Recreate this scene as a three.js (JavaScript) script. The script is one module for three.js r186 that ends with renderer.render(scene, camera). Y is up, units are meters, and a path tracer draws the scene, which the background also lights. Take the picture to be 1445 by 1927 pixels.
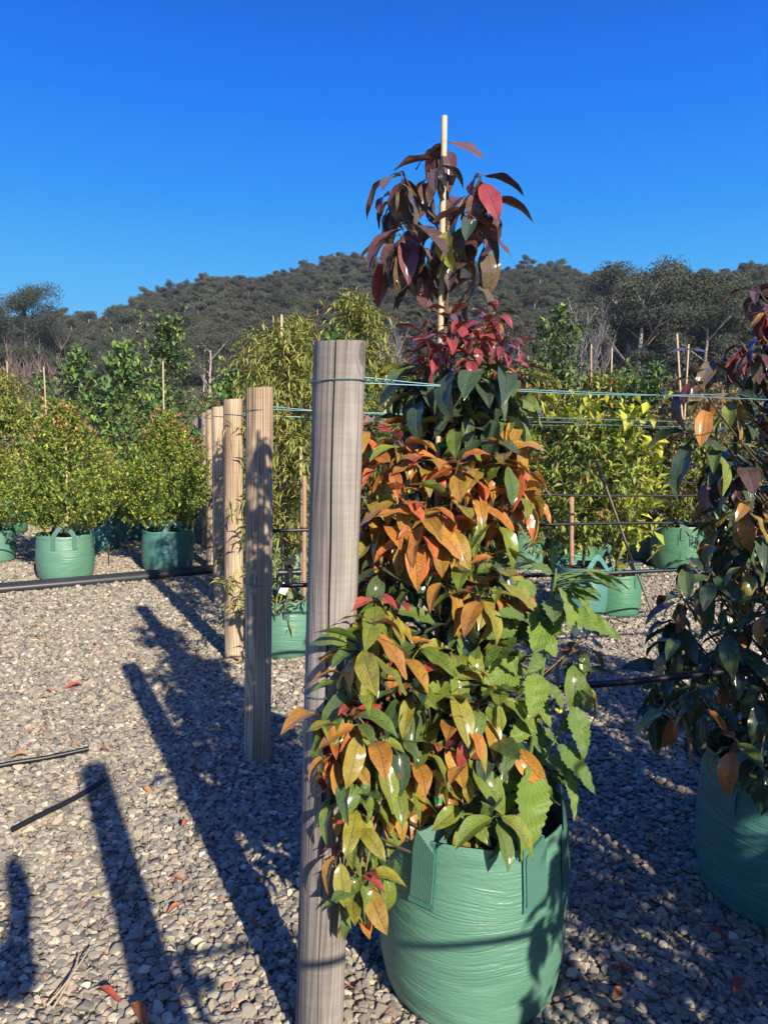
import * as THREE from 'three';
import { mergeGeometries, toCreasedNormals } from 'three/addons/utils/BufferGeometryUtils.js';
import { MarchingCubes } from 'three/addons/objects/MarchingCubes.js';

// ---------------------------------------------------------------- camera, sky, sun, exposure
const W = 1445, H = 1927, FOC = 1400, EYE = 1.6, PITCH = 6.2 * Math.PI / 180, ROLL = 1.1 * Math.PI / 180;
const EXPOSURE = 1.85;
const scene = new THREE.Scene();
const camera = new THREE.PerspectiveCamera(2 * Math.atan(H / 2 / FOC) * 180 / Math.PI, W / H, 0.03, 1500);
camera.position.set(0, EYE, 0);
camera.rotation.set(-PITCH, 0, 0);
camera.rotateZ(ROLL);
camera.updateMatrixWorld();
const renderer = new THREE.WebGLRenderer({ antialias: true });
renderer.toneMapping = THREE.LinearToneMapping;
renderer.toneMappingExposure = EXPOSURE;
renderer.shadowMap.enabled = true;

const SUN = new THREE.Vector3(0.87, 1, 1.68).normalize();       // towards the sun: behind the camera, to the right
const sun = new THREE.DirectionalLight(new THREE.Color(1, 0.87, 0.70), 4.9);
sun.position.copy(SUN).multiplyScalar(60);
sun.castShadow = true; sun.shadow.radius = 1.2;
Object.assign(sun.shadow.camera, { left: -30, right: 30, top: 30, bottom: -30, near: 1, far: 140 });
sun.shadow.mapSize.set(4096, 4096);
scene.add(sun, sun.target);

{ // clear winter sky: deep blue overhead, paler towards the horizon, the same all round, with an unseen aureole round the sun, widened and brightened to add neutral fill
  const w = 512, h = 256, d = new Float32Array(w * h * 4);
  const stops = [[-90, .20, .34, .55], [0, .20, .60, .94], [5, .13, .53, .94], [9.8, .075, .455, .935], [15.7, .018, .31, .93], [22.4, .002, .20, .92], [28, .0, .135, .77], [40, .0, .10, .60], [90, .0, .075, .45]];
  for (let j = 0; j < h; j++) {
    const el = (j + .5) / h * 180 - 90;
    let k = 0; while (k < stops.length - 2 && el > stops[k + 1][0]) k++;
    const a = stops[k], b = stops[k + 1], t = Math.min(1, Math.max(0, (el - a[0]) / (b[0] - a[0])));
    for (let i = 0; i < w; i++) {
      const az = ((i + .5) / w - .5) * 2 * Math.PI, e = el * Math.PI / 180;
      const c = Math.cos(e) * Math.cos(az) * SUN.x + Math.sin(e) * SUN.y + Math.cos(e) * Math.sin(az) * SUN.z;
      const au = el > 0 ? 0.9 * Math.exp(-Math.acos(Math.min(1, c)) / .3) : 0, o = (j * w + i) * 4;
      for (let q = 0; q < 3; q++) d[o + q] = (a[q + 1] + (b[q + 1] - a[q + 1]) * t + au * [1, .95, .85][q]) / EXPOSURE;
      d[o + 3] = 1;
    }
  }
  const t = new THREE.DataTexture(d, w, h, THREE.RGBAFormat, THREE.FloatType);
  t.mapping = THREE.EquirectangularReflectionMapping; t.magFilter = t.minFilter = THREE.LinearFilter; t.needsUpdate = true;
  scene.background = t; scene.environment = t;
}

// ---------------------------------------------------------------- helpers
const V = (x, y, z) => new THREE.Vector3(x, y, z);
const UPV = V(0, 1, 0);
function rng(seed) { let a = seed >>> 0; const f = () => { a = (a + 0x6D2B79F5) | 0; let t = Math.imul(a ^ (a >>> 15), 1 | a); t = (t + Math.imul(t ^ (t >>> 7), 61 | t)) ^ t; return ((t ^ (t >>> 14)) >>> 0) / 4294967296; };
  f.r = (a, b) => a + (b - a) * f(); f.g = () => (f() + f() + f() - 1.5) * 1.15; f.pick = a => a[Math.min(a.length - 1, Math.floor(f() * a.length))]; return f; }
function hash(x, y, s = 0) { let h = Math.imul(x, 374761393) + Math.imul(y, 668265263) + Math.imul(s, 1274126177); h = Math.imul(h ^ (h >>> 13), 1274126177); return ((h ^ (h >>> 16)) >>> 0) / 4294967296; }
function vn(x, y, s = 0) { const i = Math.floor(x), j = Math.floor(y); let u = x - i, v = y - j; u = u * u * (3 - 2 * u); v = v * v * (3 - 2 * v);
  const a = hash(i, j, s), b = hash(i + 1, j, s), c = hash(i, j + 1, s), d = hash(i + 1, j + 1, s); return a + (b - a) * u + (c - a) * v + (a - b - c + d) * u * v; }
const fbm = (x, y, s = 0, o = 4) => { let r = 0, a = .5, f = 1; for (let i = 0; i < o; i++) { r += a * vn(x * f, y * f, s + i * 7); a *= .5; f *= 2.03; } return r / (1 - Math.pow(.5, o)); };
const clamp = (x, a = 0, b = 1) => Math.min(b, Math.max(a, x)), lerp = (a, b, t) => a + (b - a) * t, sstep = (a, b, x) => { const t = clamp((x - a) / (b - a)); return t * t * (3 - 2 * t); };
// a photo pixel gives a direction; its distance comes from the ground or a stated forward distance
const camX = V(1, 0, 0).applyQuaternion(camera.quaternion), camY = V(0, 1, 0).applyQuaternion(camera.quaternion), camZ = V(0, 0, -1).applyQuaternion(camera.quaternion);
const ray = (px, py) => camZ.clone().addScaledVector(camX, (px - W / 2) / FOC).addScaledVector(camY, -(py - H / 2) / FOC);
const at = (px, py, fwd) => { const d = ray(px, py); return V(0, EYE, 0).addScaledVector(d, fwd / -d.z); };
const onGround = (px, py, h = 0) => { const d = ray(px, py); return V(0, EYE, 0).addScaledVector(d, (h - EYE) / d.y); };

function tex(w, h, fn, srgb = false, repeat) {
  const d = new Uint8Array(w * h * 4);
  for (let j = 0; j < h; j++) for (let i = 0; i < w; i++) { const c = fn(i / w, j / h, i, j), o = (j * w + i) * 4; if (typeof c === 'number') d[o] = d[o + 1] = d[o + 2] = clamp(c) * 255; else for (let q = 0; q < 3; q++) d[o + q] = clamp(c[q]) * 255; d[o + 3] = 255; }
  const t = new THREE.DataTexture(d, w, h, THREE.RGBAFormat); t.wrapS = t.wrapT = THREE.RepeatWrapping; t.magFilter = THREE.LinearFilter; t.minFilter = THREE.LinearMipmapLinearFilter; t.generateMipmaps = true;
  if (srgb) t.colorSpace = THREE.SRGBColorSpace; if (repeat) t.repeat.set(...repeat); t.needsUpdate = true; return t;
}
const taken = {};
function numbered(name) { const n = taken[name] = (taken[name] ?? -1) + 1; return n ? name + '_' + String(n).padStart(3, '0') : name; }
function tag(o, label, category, group, kind) { if (label) o.userData.label = label; if (category) o.userData.category = category; if (group) o.userData.group = group; if (kind) o.userData.kind = kind; return o; }
function thing(name, label, category, pos, group) { const g = new THREE.Group(); g.name = numbered(name); if (pos) g.position.copy(pos); tag(g, label, category, group); scene.add(g); return g; }
function part(name, geo, mat, parent = scene) { const m = new THREE.Mesh(geo, mat); m.name = parent === scene ? numbered(name) : name; m.castShadow = m.receiveShadow = true; parent.add(m); return m; }
function copyOf(o, label, group) { const c = o.clone(); c.userData = { ...o.userData }; c.name = numbered(o.name.replace(/_\d{3}$/, '')); if (label) c.userData.label = label; if (group) c.userData.group = group; scene.add(c); return c; }
function structure(name, geo, mat) { return tag(part(name, geo, mat), null, null, null, 'structure'); }

class MB { // vertex/triangle collector
  constructor() { this.p = []; this.i = []; this.c = []; this.u = []; }
  v(x, y, z, c, u = 0, w = 0) { this.p.push(x, y, z); this.u.push(u, w); if (c) this.c.push(c[0], c[1], c[2]); return this.p.length / 3 - 1; }
  t(a, b, c) { this.i.push(a, b, c); }
  geo(normals = true) { const g = new THREE.BufferGeometry(); g.setAttribute('position', new THREE.Float32BufferAttribute(this.p, 3)); g.setAttribute('uv', new THREE.Float32BufferAttribute(this.u, 2)); if (this.c.length) g.setAttribute('color', new THREE.Float32BufferAttribute(this.c, 3)); g.setIndex(this.i); if (normals) g.computeVertexNormals(); return g; }
  tube(pts, rad, seg = 6, col, caps = true) {
    const n = pts.length, f0 = this.p.length / 3; let prev = null, len = 0;
    for (let k = 0; k < n; k++) {
      const T = pts[Math.min(n - 1, k + 1)].clone().sub(pts[Math.max(0, k - 1)]).normalize();
      let N = prev ? prev.clone().addScaledVector(T, -prev.dot(T)) : (Math.abs(T.y) < .9 ? V(0, 1, 0) : V(1, 0, 0)).cross(T); N.normalize(); prev = N; const B = T.clone().cross(N);
      const r = typeof rad === 'function' ? rad(k / (n - 1)) : Array.isArray(rad) ? rad[k] : rad; if (k) len += pts[k].distanceTo(pts[k - 1]);
      for (let s = 0; s <= seg; s++) { const a = s / seg * 2 * Math.PI, q = pts[k].clone().addScaledVector(N, Math.cos(a) * r).addScaledVector(B, Math.sin(a) * r); this.v(q.x, q.y, q.z, col, s / seg * 2 * Math.PI * r, len); }
    }
    for (let k = 0; k < n - 1; k++) for (let s = 0; s < seg; s++) { const a = f0 + k * (seg + 1) + s, b = a + seg + 1; this.t(a, a + 1, b); this.t(b, a + 1, b + 1); }
    if (caps) for (const k of [0, n - 1]) { const c = this.v(pts[k].x, pts[k].y, pts[k].z, col), o = f0 + k * (seg + 1); for (let s = 0; s < seg; s++) k ? this.t(c, o + s, o + s + 1) : this.t(c, o + s + 1, o + s); }
    return this;
  }
}
const tubeGeo = (pts, rad, seg = 8, caps = true) => new MB().tube(pts, rad, seg, null, caps).geo();
const bend = (a, b, sag, n = 10, wob = 0, rnd) => { const o = []; for (let k = 0; k <= n; k++) { const t = k / n, p = a.clone().lerp(b, t); p.y -= sag * 4 * t * (1 - t); if (wob && k && k < n) p.add(V(rnd.g() * wob, rnd.g() * wob, rnd.g() * wob)); o.push(p); } return o; };
const M = (o) => new THREE.MeshStandardMaterial(o);
const col = (r, g, b) => new THREE.Color().setRGB(r, g, b);

// ---------------------------------------------------------------- textures and materials
const barkTone = tex(128, 256, (u, v) => .62 + .38 * fbm(u * 14, v * 5, 3), false, [4, 2]);
function woodTex(seed, dark, light, grey, knots) {     // 0.42 m round, 2 m high; cathedral grain, checks and knots
  const field = (u, v) => { let q = u * 3.2 + 1.5 * fbm(u * 3.5, v * 2.2, seed, 3) + .12 * fbm(u * 30, v * 3, seed + 5, 2), kn = 0;
    for (const [ku, kv, kr] of knots) { const dx = (u - ku) * .42, dy = (v - kv) * 2 * .62, d = Math.hypot(dx, dy) / kr; q += .55 * Math.exp(-d * d * .6); kn = Math.max(kn, 1 - sstep(.75, 1.0, d)); if (d < 1.3) q += d * .35; } return [q, kn]; };
  const at = (u, v) => { const [q, kn] = field(u, v); const ring = Math.pow(.5 + .5 * Math.sin(q * 42), 2.2), fib = fbm(u * 170, v * 7, seed + 9, 3), chk = sstep(.70, .78, fbm(u * 60, v * 2.5, seed + 17, 2)), blot = fbm(u * 5, v * 4, seed + 23, 3), saw = fbm(u * 6, v * 330, seed + 31, 2); return { ring, fib, chk, blot, kn, saw }; };
  const w = 448, h = 1400;
  const map = tex(w, h, (u, v) => { const s = at(u, v); let t = clamp(.76 - grey * .40 * s.ring - .55 * (s.fib - .5) + .75 * (s.blot - .5) + .12 * (s.saw - .5)); t *= 1 - .5 * s.chk - .45 * s.kn; return dark.map((d, q) => lerp(d, light[q], t)); }, true, [1 / .42, 1 / 2]);
  const bump = tex(w, h, (u, v) => { const s = at(u, v); return .5 - .18 * s.ring + .5 * (s.fib - .5) - .35 * s.chk + .1 * (s.saw - .5); }, false, [1 / .42, 1 / 2]);
  return M({ map, bumpMap: bump, bumpScale: .0028, roughness: .86 });
}
const WOOD = { grey: woodTex(11, [.22, .205, .195], [.60, .575, .55], .4, [[.585, .905, .022], [.43, .90, .02], [.43, .22, .03]]), pine: woodTex(41, [.36, .29, .225], [.78, .70, .585], 1, [[.62, .48, .02], [.3, .75, .018]]) };
const bagBump = tex(1024, 640, (u, v) => { const m = sstep(.3, .7, fbm(u * 5, v * 3, 55, 3)), a = fbm(u * 9 + 2.2 * fbm(u * 5, v * 5, 5, 2), v * 34 + 9 * fbm(u * 4, v * 2.4, 9, 3), 21, 3), b = 1 - Math.abs(2 * fbm(u * 12, v * 70 + 14 * fbm(u * 5, v * 3, 3, 2), 31, 2) - 1), c = fbm(u * 160, v * 160, 71, 2); return .45 * a + .38 * b * (.35 + .65 * m) + .14 * c; }, false, [1 / 1.7, 1 / .6]);
const bagTone = tex(256, 256, (u, v) => .80 + .2 * fbm(u * 8, v * 14, 77, 4) , false, [1 / 1.7, 1 / .6]);
const bagMat = (c) => new THREE.MeshPhysicalMaterial({ color: col(...c), map: bagTone, bumpMap: bagBump, bumpScale: .006, roughness: .44, specularIntensity: 1 });
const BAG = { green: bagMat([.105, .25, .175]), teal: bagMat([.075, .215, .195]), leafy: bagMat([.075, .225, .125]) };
const strapBump = tex(64, 64, (u, v) => .5 + .5 * Math.sin(u * 2 * Math.PI * 11 + .6 * Math.sin(v * 40)) * (.8 + .2 * Math.sin(v * 90)), false, [1, 18]);
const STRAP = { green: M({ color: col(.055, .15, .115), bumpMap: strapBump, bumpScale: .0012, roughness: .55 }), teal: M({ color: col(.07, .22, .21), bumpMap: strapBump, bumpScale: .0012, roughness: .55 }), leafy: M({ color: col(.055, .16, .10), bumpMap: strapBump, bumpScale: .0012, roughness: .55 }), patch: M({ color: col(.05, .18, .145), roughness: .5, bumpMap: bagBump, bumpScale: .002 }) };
const SOIL = M({ map: tex(256, 256, (u, v) => { const t = fbm(u * 30, v * 30, 4, 4); return [.14 + .3 * t, .10 + .22 * t, .07 + .17 * t]; }, true, [2, 2]), bumpMap: tex(256, 256, (u, v) => fbm(u * 40, v * 40, 8, 3), false, [2, 2]), bumpScale: .02, roughness: 1 });
const BAMBOO = M({ color: col(.52, .40, .26), map: tex(64, 512, (u, v) => .80 + .2 * fbm(u * 8, v * 60, 6, 3) - .25 * Math.max(0, 1 - Math.abs((v * 8) % 1 - .5) * 30), false), roughness: .6 });
const CANE = M({ color: col(.36, .22, .13), map: BAMBOO.map, roughness: .7 });
const BLACK = new THREE.MeshPhysicalMaterial({ color: col(.012, .012, .014), roughness: .42 });
const DPIPE = new THREE.MeshPhysicalMaterial({ color: col(.03, .033, .04), roughness: .38 });
const WIRE = M({ color: col(.12, .25, .27), roughness: .38, metalness: .35 });
const STEM = M({ color: col(.10, .075, .05), map: barkTone, roughness: .85 }), TWIG = M({ color: col(.20, .13, .075), roughness: .8 }), GREENSTEM = M({ color: col(.10, .17, .04), roughness: .6 });
const GUMBARK = M({ color: col(.36, .31, .26), map: barkTone, roughness: .85 }), DARKBARK = M({ color: col(.12, .10, .085), map: barkTone, roughness: .9 }), GREYBARK = M({ color: col(.30, .27, .25), roughness: .9 }), PINKBARK = M({ color: col(.24, .17, .15), roughness: .9 });
// large leaf: pale midrib, side veins, mottling
const leafMap = tex(128, 256, (u, v) => { const x = Math.abs(u - .5) * 2, mid = 1 - sstep(.015, .05, x), ve = Math.pow(.5 + .5 * Math.cos((v * 15 - x * 3.0) * 2 * Math.PI), 14) * (1 - x); const t = .78 + .36 * fbm(u * 5, v * 9, 13, 5); const edge = sstep(.93, 1, x), spot = sstep(.70, .76, fbm(u * 16, v * 30, 91, 2)), k = 1 - .32 * spot; return [k * (t + .18 * mid + .07 * ve + .05 * edge), k * k * (t + .20 * mid + .10 * ve + .03 * edge), k * (t + .14 * mid + .05 * ve)]; });
const leafBump = tex(128, 256, (u, v) => { const x = Math.abs(u - .5) * 2; return .55 + .3 * fbm(u * 4, v * 9, 19, 3) - .35 * (1 - sstep(.0, .06, x)) - .18 * Math.pow(.5 + .5 * Math.cos((v * 15 - x * 3.0) * 2 * Math.PI), 6) * (1 - x); });
const weedMap = tex(128, 256, (u, v) => { const x = Math.abs(u - .5) * 2, mid = 1 - sstep(.02, .07, x), ve = Math.pow(.5 + .5 * Math.cos((v * 10 - x * 4.0) * 2 * Math.PI), 12); const t = .78 + .2 * fbm(u * 9, v * 18, 3, 4), brown = sstep(.9, 1, x) * sstep(.45, .6, fbm(u * 5, v * 14, 63, 2)); return [lerp(t + .25 * mid + .12 * ve, 1.0, brown * .8), lerp(t + .25 * mid + .12 * ve, .62, brown * .8), t + .2 * mid + .08 * ve]; });
const weedBump = tex(128, 256, (u, v) => { const x = Math.abs(u - .5) * 2; return .6 + .25 * fbm(u * 8, v * 16, 29, 3) - .4 * (1 - sstep(.0, .08, x)) - .35 * Math.pow(.5 + .5 * Math.cos((v * 10 - x * 4.0) * 2 * Math.PI), 5); });
const PAL = { // eslint-disable-line // base colours of the leaves (linear)
  top: [[.10, .034, .03], [.13, .05, .032], [.08, .03, .03], [.10, .068, .026], [.16, .04, .05], [.075, .034, .028]],
  red: [[.28, .026, .028], [.22, .02, .028], [.34, .04, .032], [.18, .018, .024], [.32, .07, .03]],
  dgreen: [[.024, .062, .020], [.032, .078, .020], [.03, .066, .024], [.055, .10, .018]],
  orange: [[.46, .175, .014], [.44, .16, .014], [.40, .19, .014], [.48, .15, .018], [.34, .19, .014], [.50, .12, .022], [.29, .19, .014]],
  bronze: [[.36, .20, .016], [.31, .20, .014], [.40, .175, .018], [.27, .21, .015], [.34, .155, .016]],
  olive: [[.17, .215, .014], [.125, .19, .014], [.235, .225, .015], [.095, .165, .016], [.065, .125, .018], [.145, .205, .014]],
  young: [[.42, .07, .025], [.42, .12, .018], [.38, .055, .03], [.38, .14, .015], [.34, .04, .03]],
};
const leafOpt = { map: leafMap, bumpMap: leafBump, bumpScale: .007, roughness: .7, clearcoat: 1, clearcoatRoughness: .17, transmission: .16, thickness: 0, side: THREE.DoubleSide };
const leafMats = {}; for (const k in PAL) leafMats[k] = PAL[k].map(c => new THREE.MeshPhysicalMaterial({ color: col(...c), ...leafOpt }));
const LEAFREST = new THREE.MeshPhysicalMaterial({ vertexColors: true, ...leafOpt });
const WEEDLEAF = [[.14, .25, .014], [.105, .21, .014], [.17, .275, .018]].map(c => new THREE.MeshPhysicalMaterial({ color: col(...c), map: weedMap, bumpMap: weedBump, bumpScale: .004, roughness: .75, clearcoat: .18, clearcoatRoughness: .4, transmission: .3, thickness: 0, side: THREE.DoubleSide }));
const FOL = new THREE.MeshPhysicalMaterial({ vertexColors: true, roughness: .8, clearcoat: .35, clearcoatRoughness: .35, transmission: .28, thickness: 0, side: THREE.DoubleSide });
const FARFOL = new THREE.MeshPhysicalMaterial({ vertexColors: true, roughness: .95, transmission: .2, thickness: 0, side: THREE.DoubleSide });

// ---------------------------------------------------------------- ground
const stoneTone = (f) => { const r = f(); const b = r < .46 ? [.20, .183, .145] : r < .78 ? [.265, .228, .168] : r < .88 ? [.39, .345, .255] : r < .975 ? [.13, .123, .108] : [.27, .18, .12]; const k = f.r(.98, 1.45); return b.map(x => x * k); };
structure('ground', new THREE.PlaneGeometry(1400, 1400).rotateX(-Math.PI / 2).translate(0, -.03, 0), M({ map: tex(512, 512, (u, v) => { const t = fbm(u * 20, v * 20, 5, 5); return [.26 + .2 * t, .27 + .18 * t, .15 + .12 * t]; }, true, [200, 200]), roughness: 1 }));
{ // gravel bed; beyond the built stones the material carries the stones
  const n = 44, cells = [], f = rng(5); for (let j = 0; j < n; j++) for (let i = 0; i < n; i++) { const c = stoneTone(f); cells.push([i + f(), j + f(), c]); }
  const look = (u, v) => { const x = u * n, y = v * n, ci = Math.floor(x), cj = Math.floor(y); let d1 = 9, d2 = 9, b = null; for (let j = -1; j <= 1; j++) for (let i = -1; i <= 1; i++) { const ii = (ci + i + n) % n, jj = (cj + j + n) % n, c = cells[jj * n + ii], d = Math.hypot(c[0] - ii + ci + i - x, c[1] - jj + cj + j - y); if (d < d1) { d2 = d1; d1 = d; b = c; } else if (d < d2) d2 = d; } return [d1, d2 - d1, b[2]]; };
  const S = 640, cache = []; for (let j = 0; j < S; j++) for (let i = 0; i < S; i++) cache.push(look(i / S, j / S));
  const sr = x => Math.pow(x, 1 / 2.2), g = new THREE.PlaneGeometry(90, 70, 1, 1).rotateX(-Math.PI / 2).translate(0, 0, -28);
  const map = tex(S, S, (u, v, i, j) => { const c = cache[j * S + i]; return c[2].map(x => sr(x)); }, true, [60, 46]);
  const bump = tex(S, S, (u, v, i, j) => { const c = cache[j * S + i]; return sstep(0, .5, c[1]) * (1 - .3 * c[0]); }, false, [60, 46]);
  structure('gravel_bed', g, M({ map, bumpMap: bump, bumpScale: .02, roughness: .95 }));
}
{ // the stones themselves
  const f = rng(77), geos = []; 
  for (let k = 0; k < 6; k++) { const g0 = new THREE.IcosahedronGeometry(1, 2), p = g0.attributes.position, planes = []; for (let q = 0; q < 13; q++) planes.push([V(f.g(), f.g() * .8, f.g()).normalize(), f.r(.42, .86)]);
    for (let i = 0; i < p.count; i++) { const v = V().fromBufferAttribute(p, i); for (const [n, d] of planes) { const e = v.dot(n) - d; if (e > 0) v.addScaledVector(n, -e); } p.setXYZ(i, v.x, v.y, v.z); }
    g0.deleteAttribute('uv'); geos.push(toCreasedNormals(g0, .5)); }
  const list = [[], [], [], [], [], []];
  const put = (z0, z1, dens, s0, s1) => { const half = z => .56 * z + 1.0, area = (z1 - z0) * (half(z0) + half(z1)), n = Math.floor(area * dens); for (let k = 0; k < n; k++) { const z = f.r(z0, z1), h = half(z1), x = f.r(-h, h); if (Math.abs(x) > half(z)) continue; list[Math.floor(f() * 6)].push([x, -z, f.r(s0, s1) * (f() < .12 ? 1.35 : 1)]); } };
  put(1.0, 4.2, 3000, .0045, .0085); put(1.0, 3.2, 3400, .0105, .0195); put(3.2, 6, 2500, .0115, .0205); put(6, 10, 1500, .014, .022); put(10, 15, 800, .017, .026);
  const root = thing('gravel_stones', 'loose grey and tan gravel stones covering the yard', 'gravel'); root.userData.kind = 'stuff';
  const mat = M({ roughness: .88, bumpMap: tex(64, 64, (u, v) => fbm(u * 9, v * 9, 3, 3)), bumpScale: .0 }); delete mat.bumpMap; mat.bumpMap = null;
  list.forEach((L, q) => { const m = new THREE.InstancedMesh(geos[q], mat, L.length), o = new THREE.Object3D(); m.name = 'stones'; m.userData.kind = 'stuff'; m.castShadow = m.receiveShadow = true;
    L.forEach(([x, z, s], i) => { o.position.set(x, s * f.r(.1, .6), z); o.rotation.set(f.g() * .32, f() * 6.28, f.g() * .32); o.scale.set(s * f.r(.9, 1.4), s * f.r(.42, .75), s * f.r(.85, 1.2)); o.updateMatrix(); m.setMatrixAt(i, o.matrix); m.setColorAt(i, col(...stoneTone(f))); });
    root.add(m); });
}

// ---------------------------------------------------------------- posts
const ROW = V(.965, 0, -.264), AISLE = V(-.264, 0, -.965);
function postGeo(r, h, seed, crack) {
  const f = rng(seed), ths = []; const nA = 40, nY = 46, mb = new MB();
  for (let k = 0; k <= nA; k++) ths.push(k / nA * 2 * Math.PI);
  const front = crack ? Math.PI / 2 + crack.a : 0; // angle of the crack, measured so that the seam is at the back
  if (crack) { for (const d of [-.075, -.05, -.034, 0, .034, .05, .075]) ths.push(front + d); ths.sort((a, b) => a - b); }
  const rows = []; for (let j = 0; j <= nY; j++) rows.push(j / nY * h); rows.push(h + .0);
  const R = (th, y) => r * (1 + .018 * Math.sin(2 * th + seed) + .014 * (fbm(Math.cos(th) * 2 + 5, Math.sin(th) * 2 + y * 1.2, seed, 2) - .5) * 2) * (1 - .02 * y / h);
  const uo = f() * .1; const A = ths.length;
  const topY = (x, z) => h + .004 * x / r - .003 * z / r;
  for (let j = 0; j <= nY; j++) for (let k = 0; k < A; k++) {
    const th0 = ths[k], y = j / nY * h; let sh = 0, dr = 0;
    if (crack) { const dd = th0 - front, wgt = Math.exp(-dd * dd * 4); sh = wgt * (crack.wander * (fbm(y * 3.2, 2, seed, 3) - .5) * 2 + crack.slope * (h - y)); const open = crack.open(y); if (Math.abs(dd) < .001) dr = -.03 * open; else if (Math.abs(dd) < .04) dr = -.004 * open; }
    const th = th0 + sh, cap = j === nY ? .985 : 1, rr = (R(th, y) + dr) * cap, x = rr * Math.cos(th + Math.PI), z = -rr * Math.sin(th + Math.PI);
    mb.v(x, j === nY ? topY(x, z) : Math.min(y, h - .006 * (j === nY - 1 ? 1 : 0)), z, null, .21 * th0 / Math.PI + uo * 0, y + (crack ? .0 : f.seed || 0));
  }
  for (let j = 0; j < nY; j++) for (let k = 0; k < A - 1; k++) { const a = j * A + k, b = a + A; mb.t(a, a + 1, b); mb.t(b, a + 1, b + 1); }
  const side = mb.geo(), top = new MB(), c = top.v(0, h + .001, 0, null, .2, .3);
  for (let k = 0; k < A; k++) { const o = (nY * A + k) * 3; top.v(mb.p[o], mb.p[o + 1], mb.p[o + 2], null, .2 + mb.p[o] * .6, .3 + mb.p[o + 2] * .6); }
  for (let k = 0; k < A - 1; k++) top.t(c, c + 1 + k, c + 2 + k);
  return [side, top.geo()];
}
const ENDGRAIN = M({ color: col(.34, .29, .23), map: tex(256, 256, (u, v) => { const d = Math.hypot(u - .5, v - .5); return .62 + .25 * Math.sin(d * 150 + 3 * fbm(u * 5, v * 5, 3)) * .5 + .2 * (fbm(u * 40, v * 40, 9) - .5); }), roughness: .95 });
function post(label, base, r, h, mat, seed, crack, tilt) {
  const g = thing('timber_post', label, 'post', base.clone().setY(-.02), 'timber end posts of the rows'); const [s, t] = postGeo(r, h + .02, seed, crack);
  if (!crack) { const uv = s.attributes.uv, o = hash(seed, 3), q = hash(seed, 8); for (let i = 0; i < uv.count; i++) uv.setXY(i, uv.getX(i) + o * .42, uv.getY(i) + q * 2); }
  part('post_side', s, mat, g); part('post_top', t, ENDGRAIN, g); if (tilt) g.rotation.set(tilt[0], 0, tilt[1]); return g;
}
const P1 = onGround(600, 1950), P2 = onGround(485, 1430), P3 = onGround(441, 1241), P4 = onGround(415, 1135), stepP = P4.clone().sub(P2).multiplyScalar(.5);
const P5 = P4.clone().add(stepP), P6 = P5.clone().add(stepP), P7 = P6.clone().add(stepP), P0 = V(.285, 0, -.2);
post('thick weathered grey round post with a long crack, beside the orange leaved shrub', P1, .064, 1.81, WOOD.grey, 4, { a: -.10, wander: .05, slope: .03, open: y => clamp(.25 + .9 * fbm(y * 2.2, 1, 5, 2)) * sstep(.45, .9, y) }, [.004, -.018]);
post('pale sawn post striped by the shadow of the red tipped shrub', P2, .0635, 1.79, WOOD.pine, 9, null, [0, -.004]);
post('pale grained post with a wood splinter at its foot', P3, .0640, 1.795, WOOD.pine, 21, null, [0, .002]);
post('slim pale post just behind the grained post with the splinter', P4, .062, 1.79, WOOD.pine, 33, null, [0, .004]);
post('far pale post with a black pipe tied round it', P5, .066, 1.80, WOOD.pine, 35);
post('far pale post at the end of the row of posts', P6, .064, 1.80, WOOD.pine, 38);
post('far pale post half hidden at the end of the row of posts', P7, .064, 1.79, WOOD.grey, 40);
post('near timber post whose long shadow crosses the gravel', P0, .064, 1.87, WOOD.grey, 50);
const P8 = at(368, 850, 12.5).setY(0); post('dark distant post where the wires of the far rows end', P8, .06, 1.75, WOOD.grey, 52);

// ---------------------------------------------------------------- wires and pipes
const onRow = (P, t, h) => P.clone().addScaledVector(ROW, t).setY(h);
function wire(P0_, h, len, label, r = .0017, seed = 1, double = true, rad = .066) {
  const P = P0_.clone().add(V(P0_ === P1 ? .018 * h : 0, 0, P0_ === P1 ? .004 * h : 0)), f = rng(seed), mb = new MB(), loop = []; for (let k = 0; k <= 22; k++) { const a = k / 22 * 2 * Math.PI; loop.push(V(P.x + Math.cos(a) * rad, h + .004 * Math.sin(a * 1 + seed) + (k === 22 ? .006 : 0), P.z + Math.sin(a) * rad)); }
  mb.tube(loop, r, 5);
  for (let q = 0; q < (double ? 2 : 1); q++) { const a = onRow(P, .06, h + q * .014), b = onRow(P, q ? Math.min(len, 1.1) : len, h - .0 + q * .006); mb.tube(bend(a, b, .012 + q * .006, 26), r, 5); }
  mb.tube([...Array(20)].map((_, k) => { const t = k / 19, p = onRow(P, .07 + t * .07, h + .007), a = t * 22; return p.add(V(0, Math.cos(a) * .006, Math.sin(a) * .006)); }), r * .9, 4);
  const m = part('trellis_wire', mb.geo(), WIRE); tag(m, label, 'wire', 'trellis wires between the posts'); return m;
}
wire(P1, 1.715, 9, 'blue green twisted wire looped round the top of the cracked grey post', .0016, 1, true, .067);
wire(P1, .955, .06, 'single wire loop low on the cracked grey post', .0018, 2, false, .0675);
wire(P2, 1.69, 10, 'thin wire tied near the top of the shadow striped post', .0019, 3);
wire(P2, .875, 9, 'thin wire low on the shadow striped post beside the black tap', .0019, 4, false);
wire(P3, 1.69, 10, 'thin wire tied near the top of the grained post', .002, 5);
wire(P4, 1.70, 12, 'thin wire tied to the slim pale post', .002, 6);
wire(P5, 1.70, 12, 'thin wire of a far row crossing the shrubs', .0025, 7);
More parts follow.
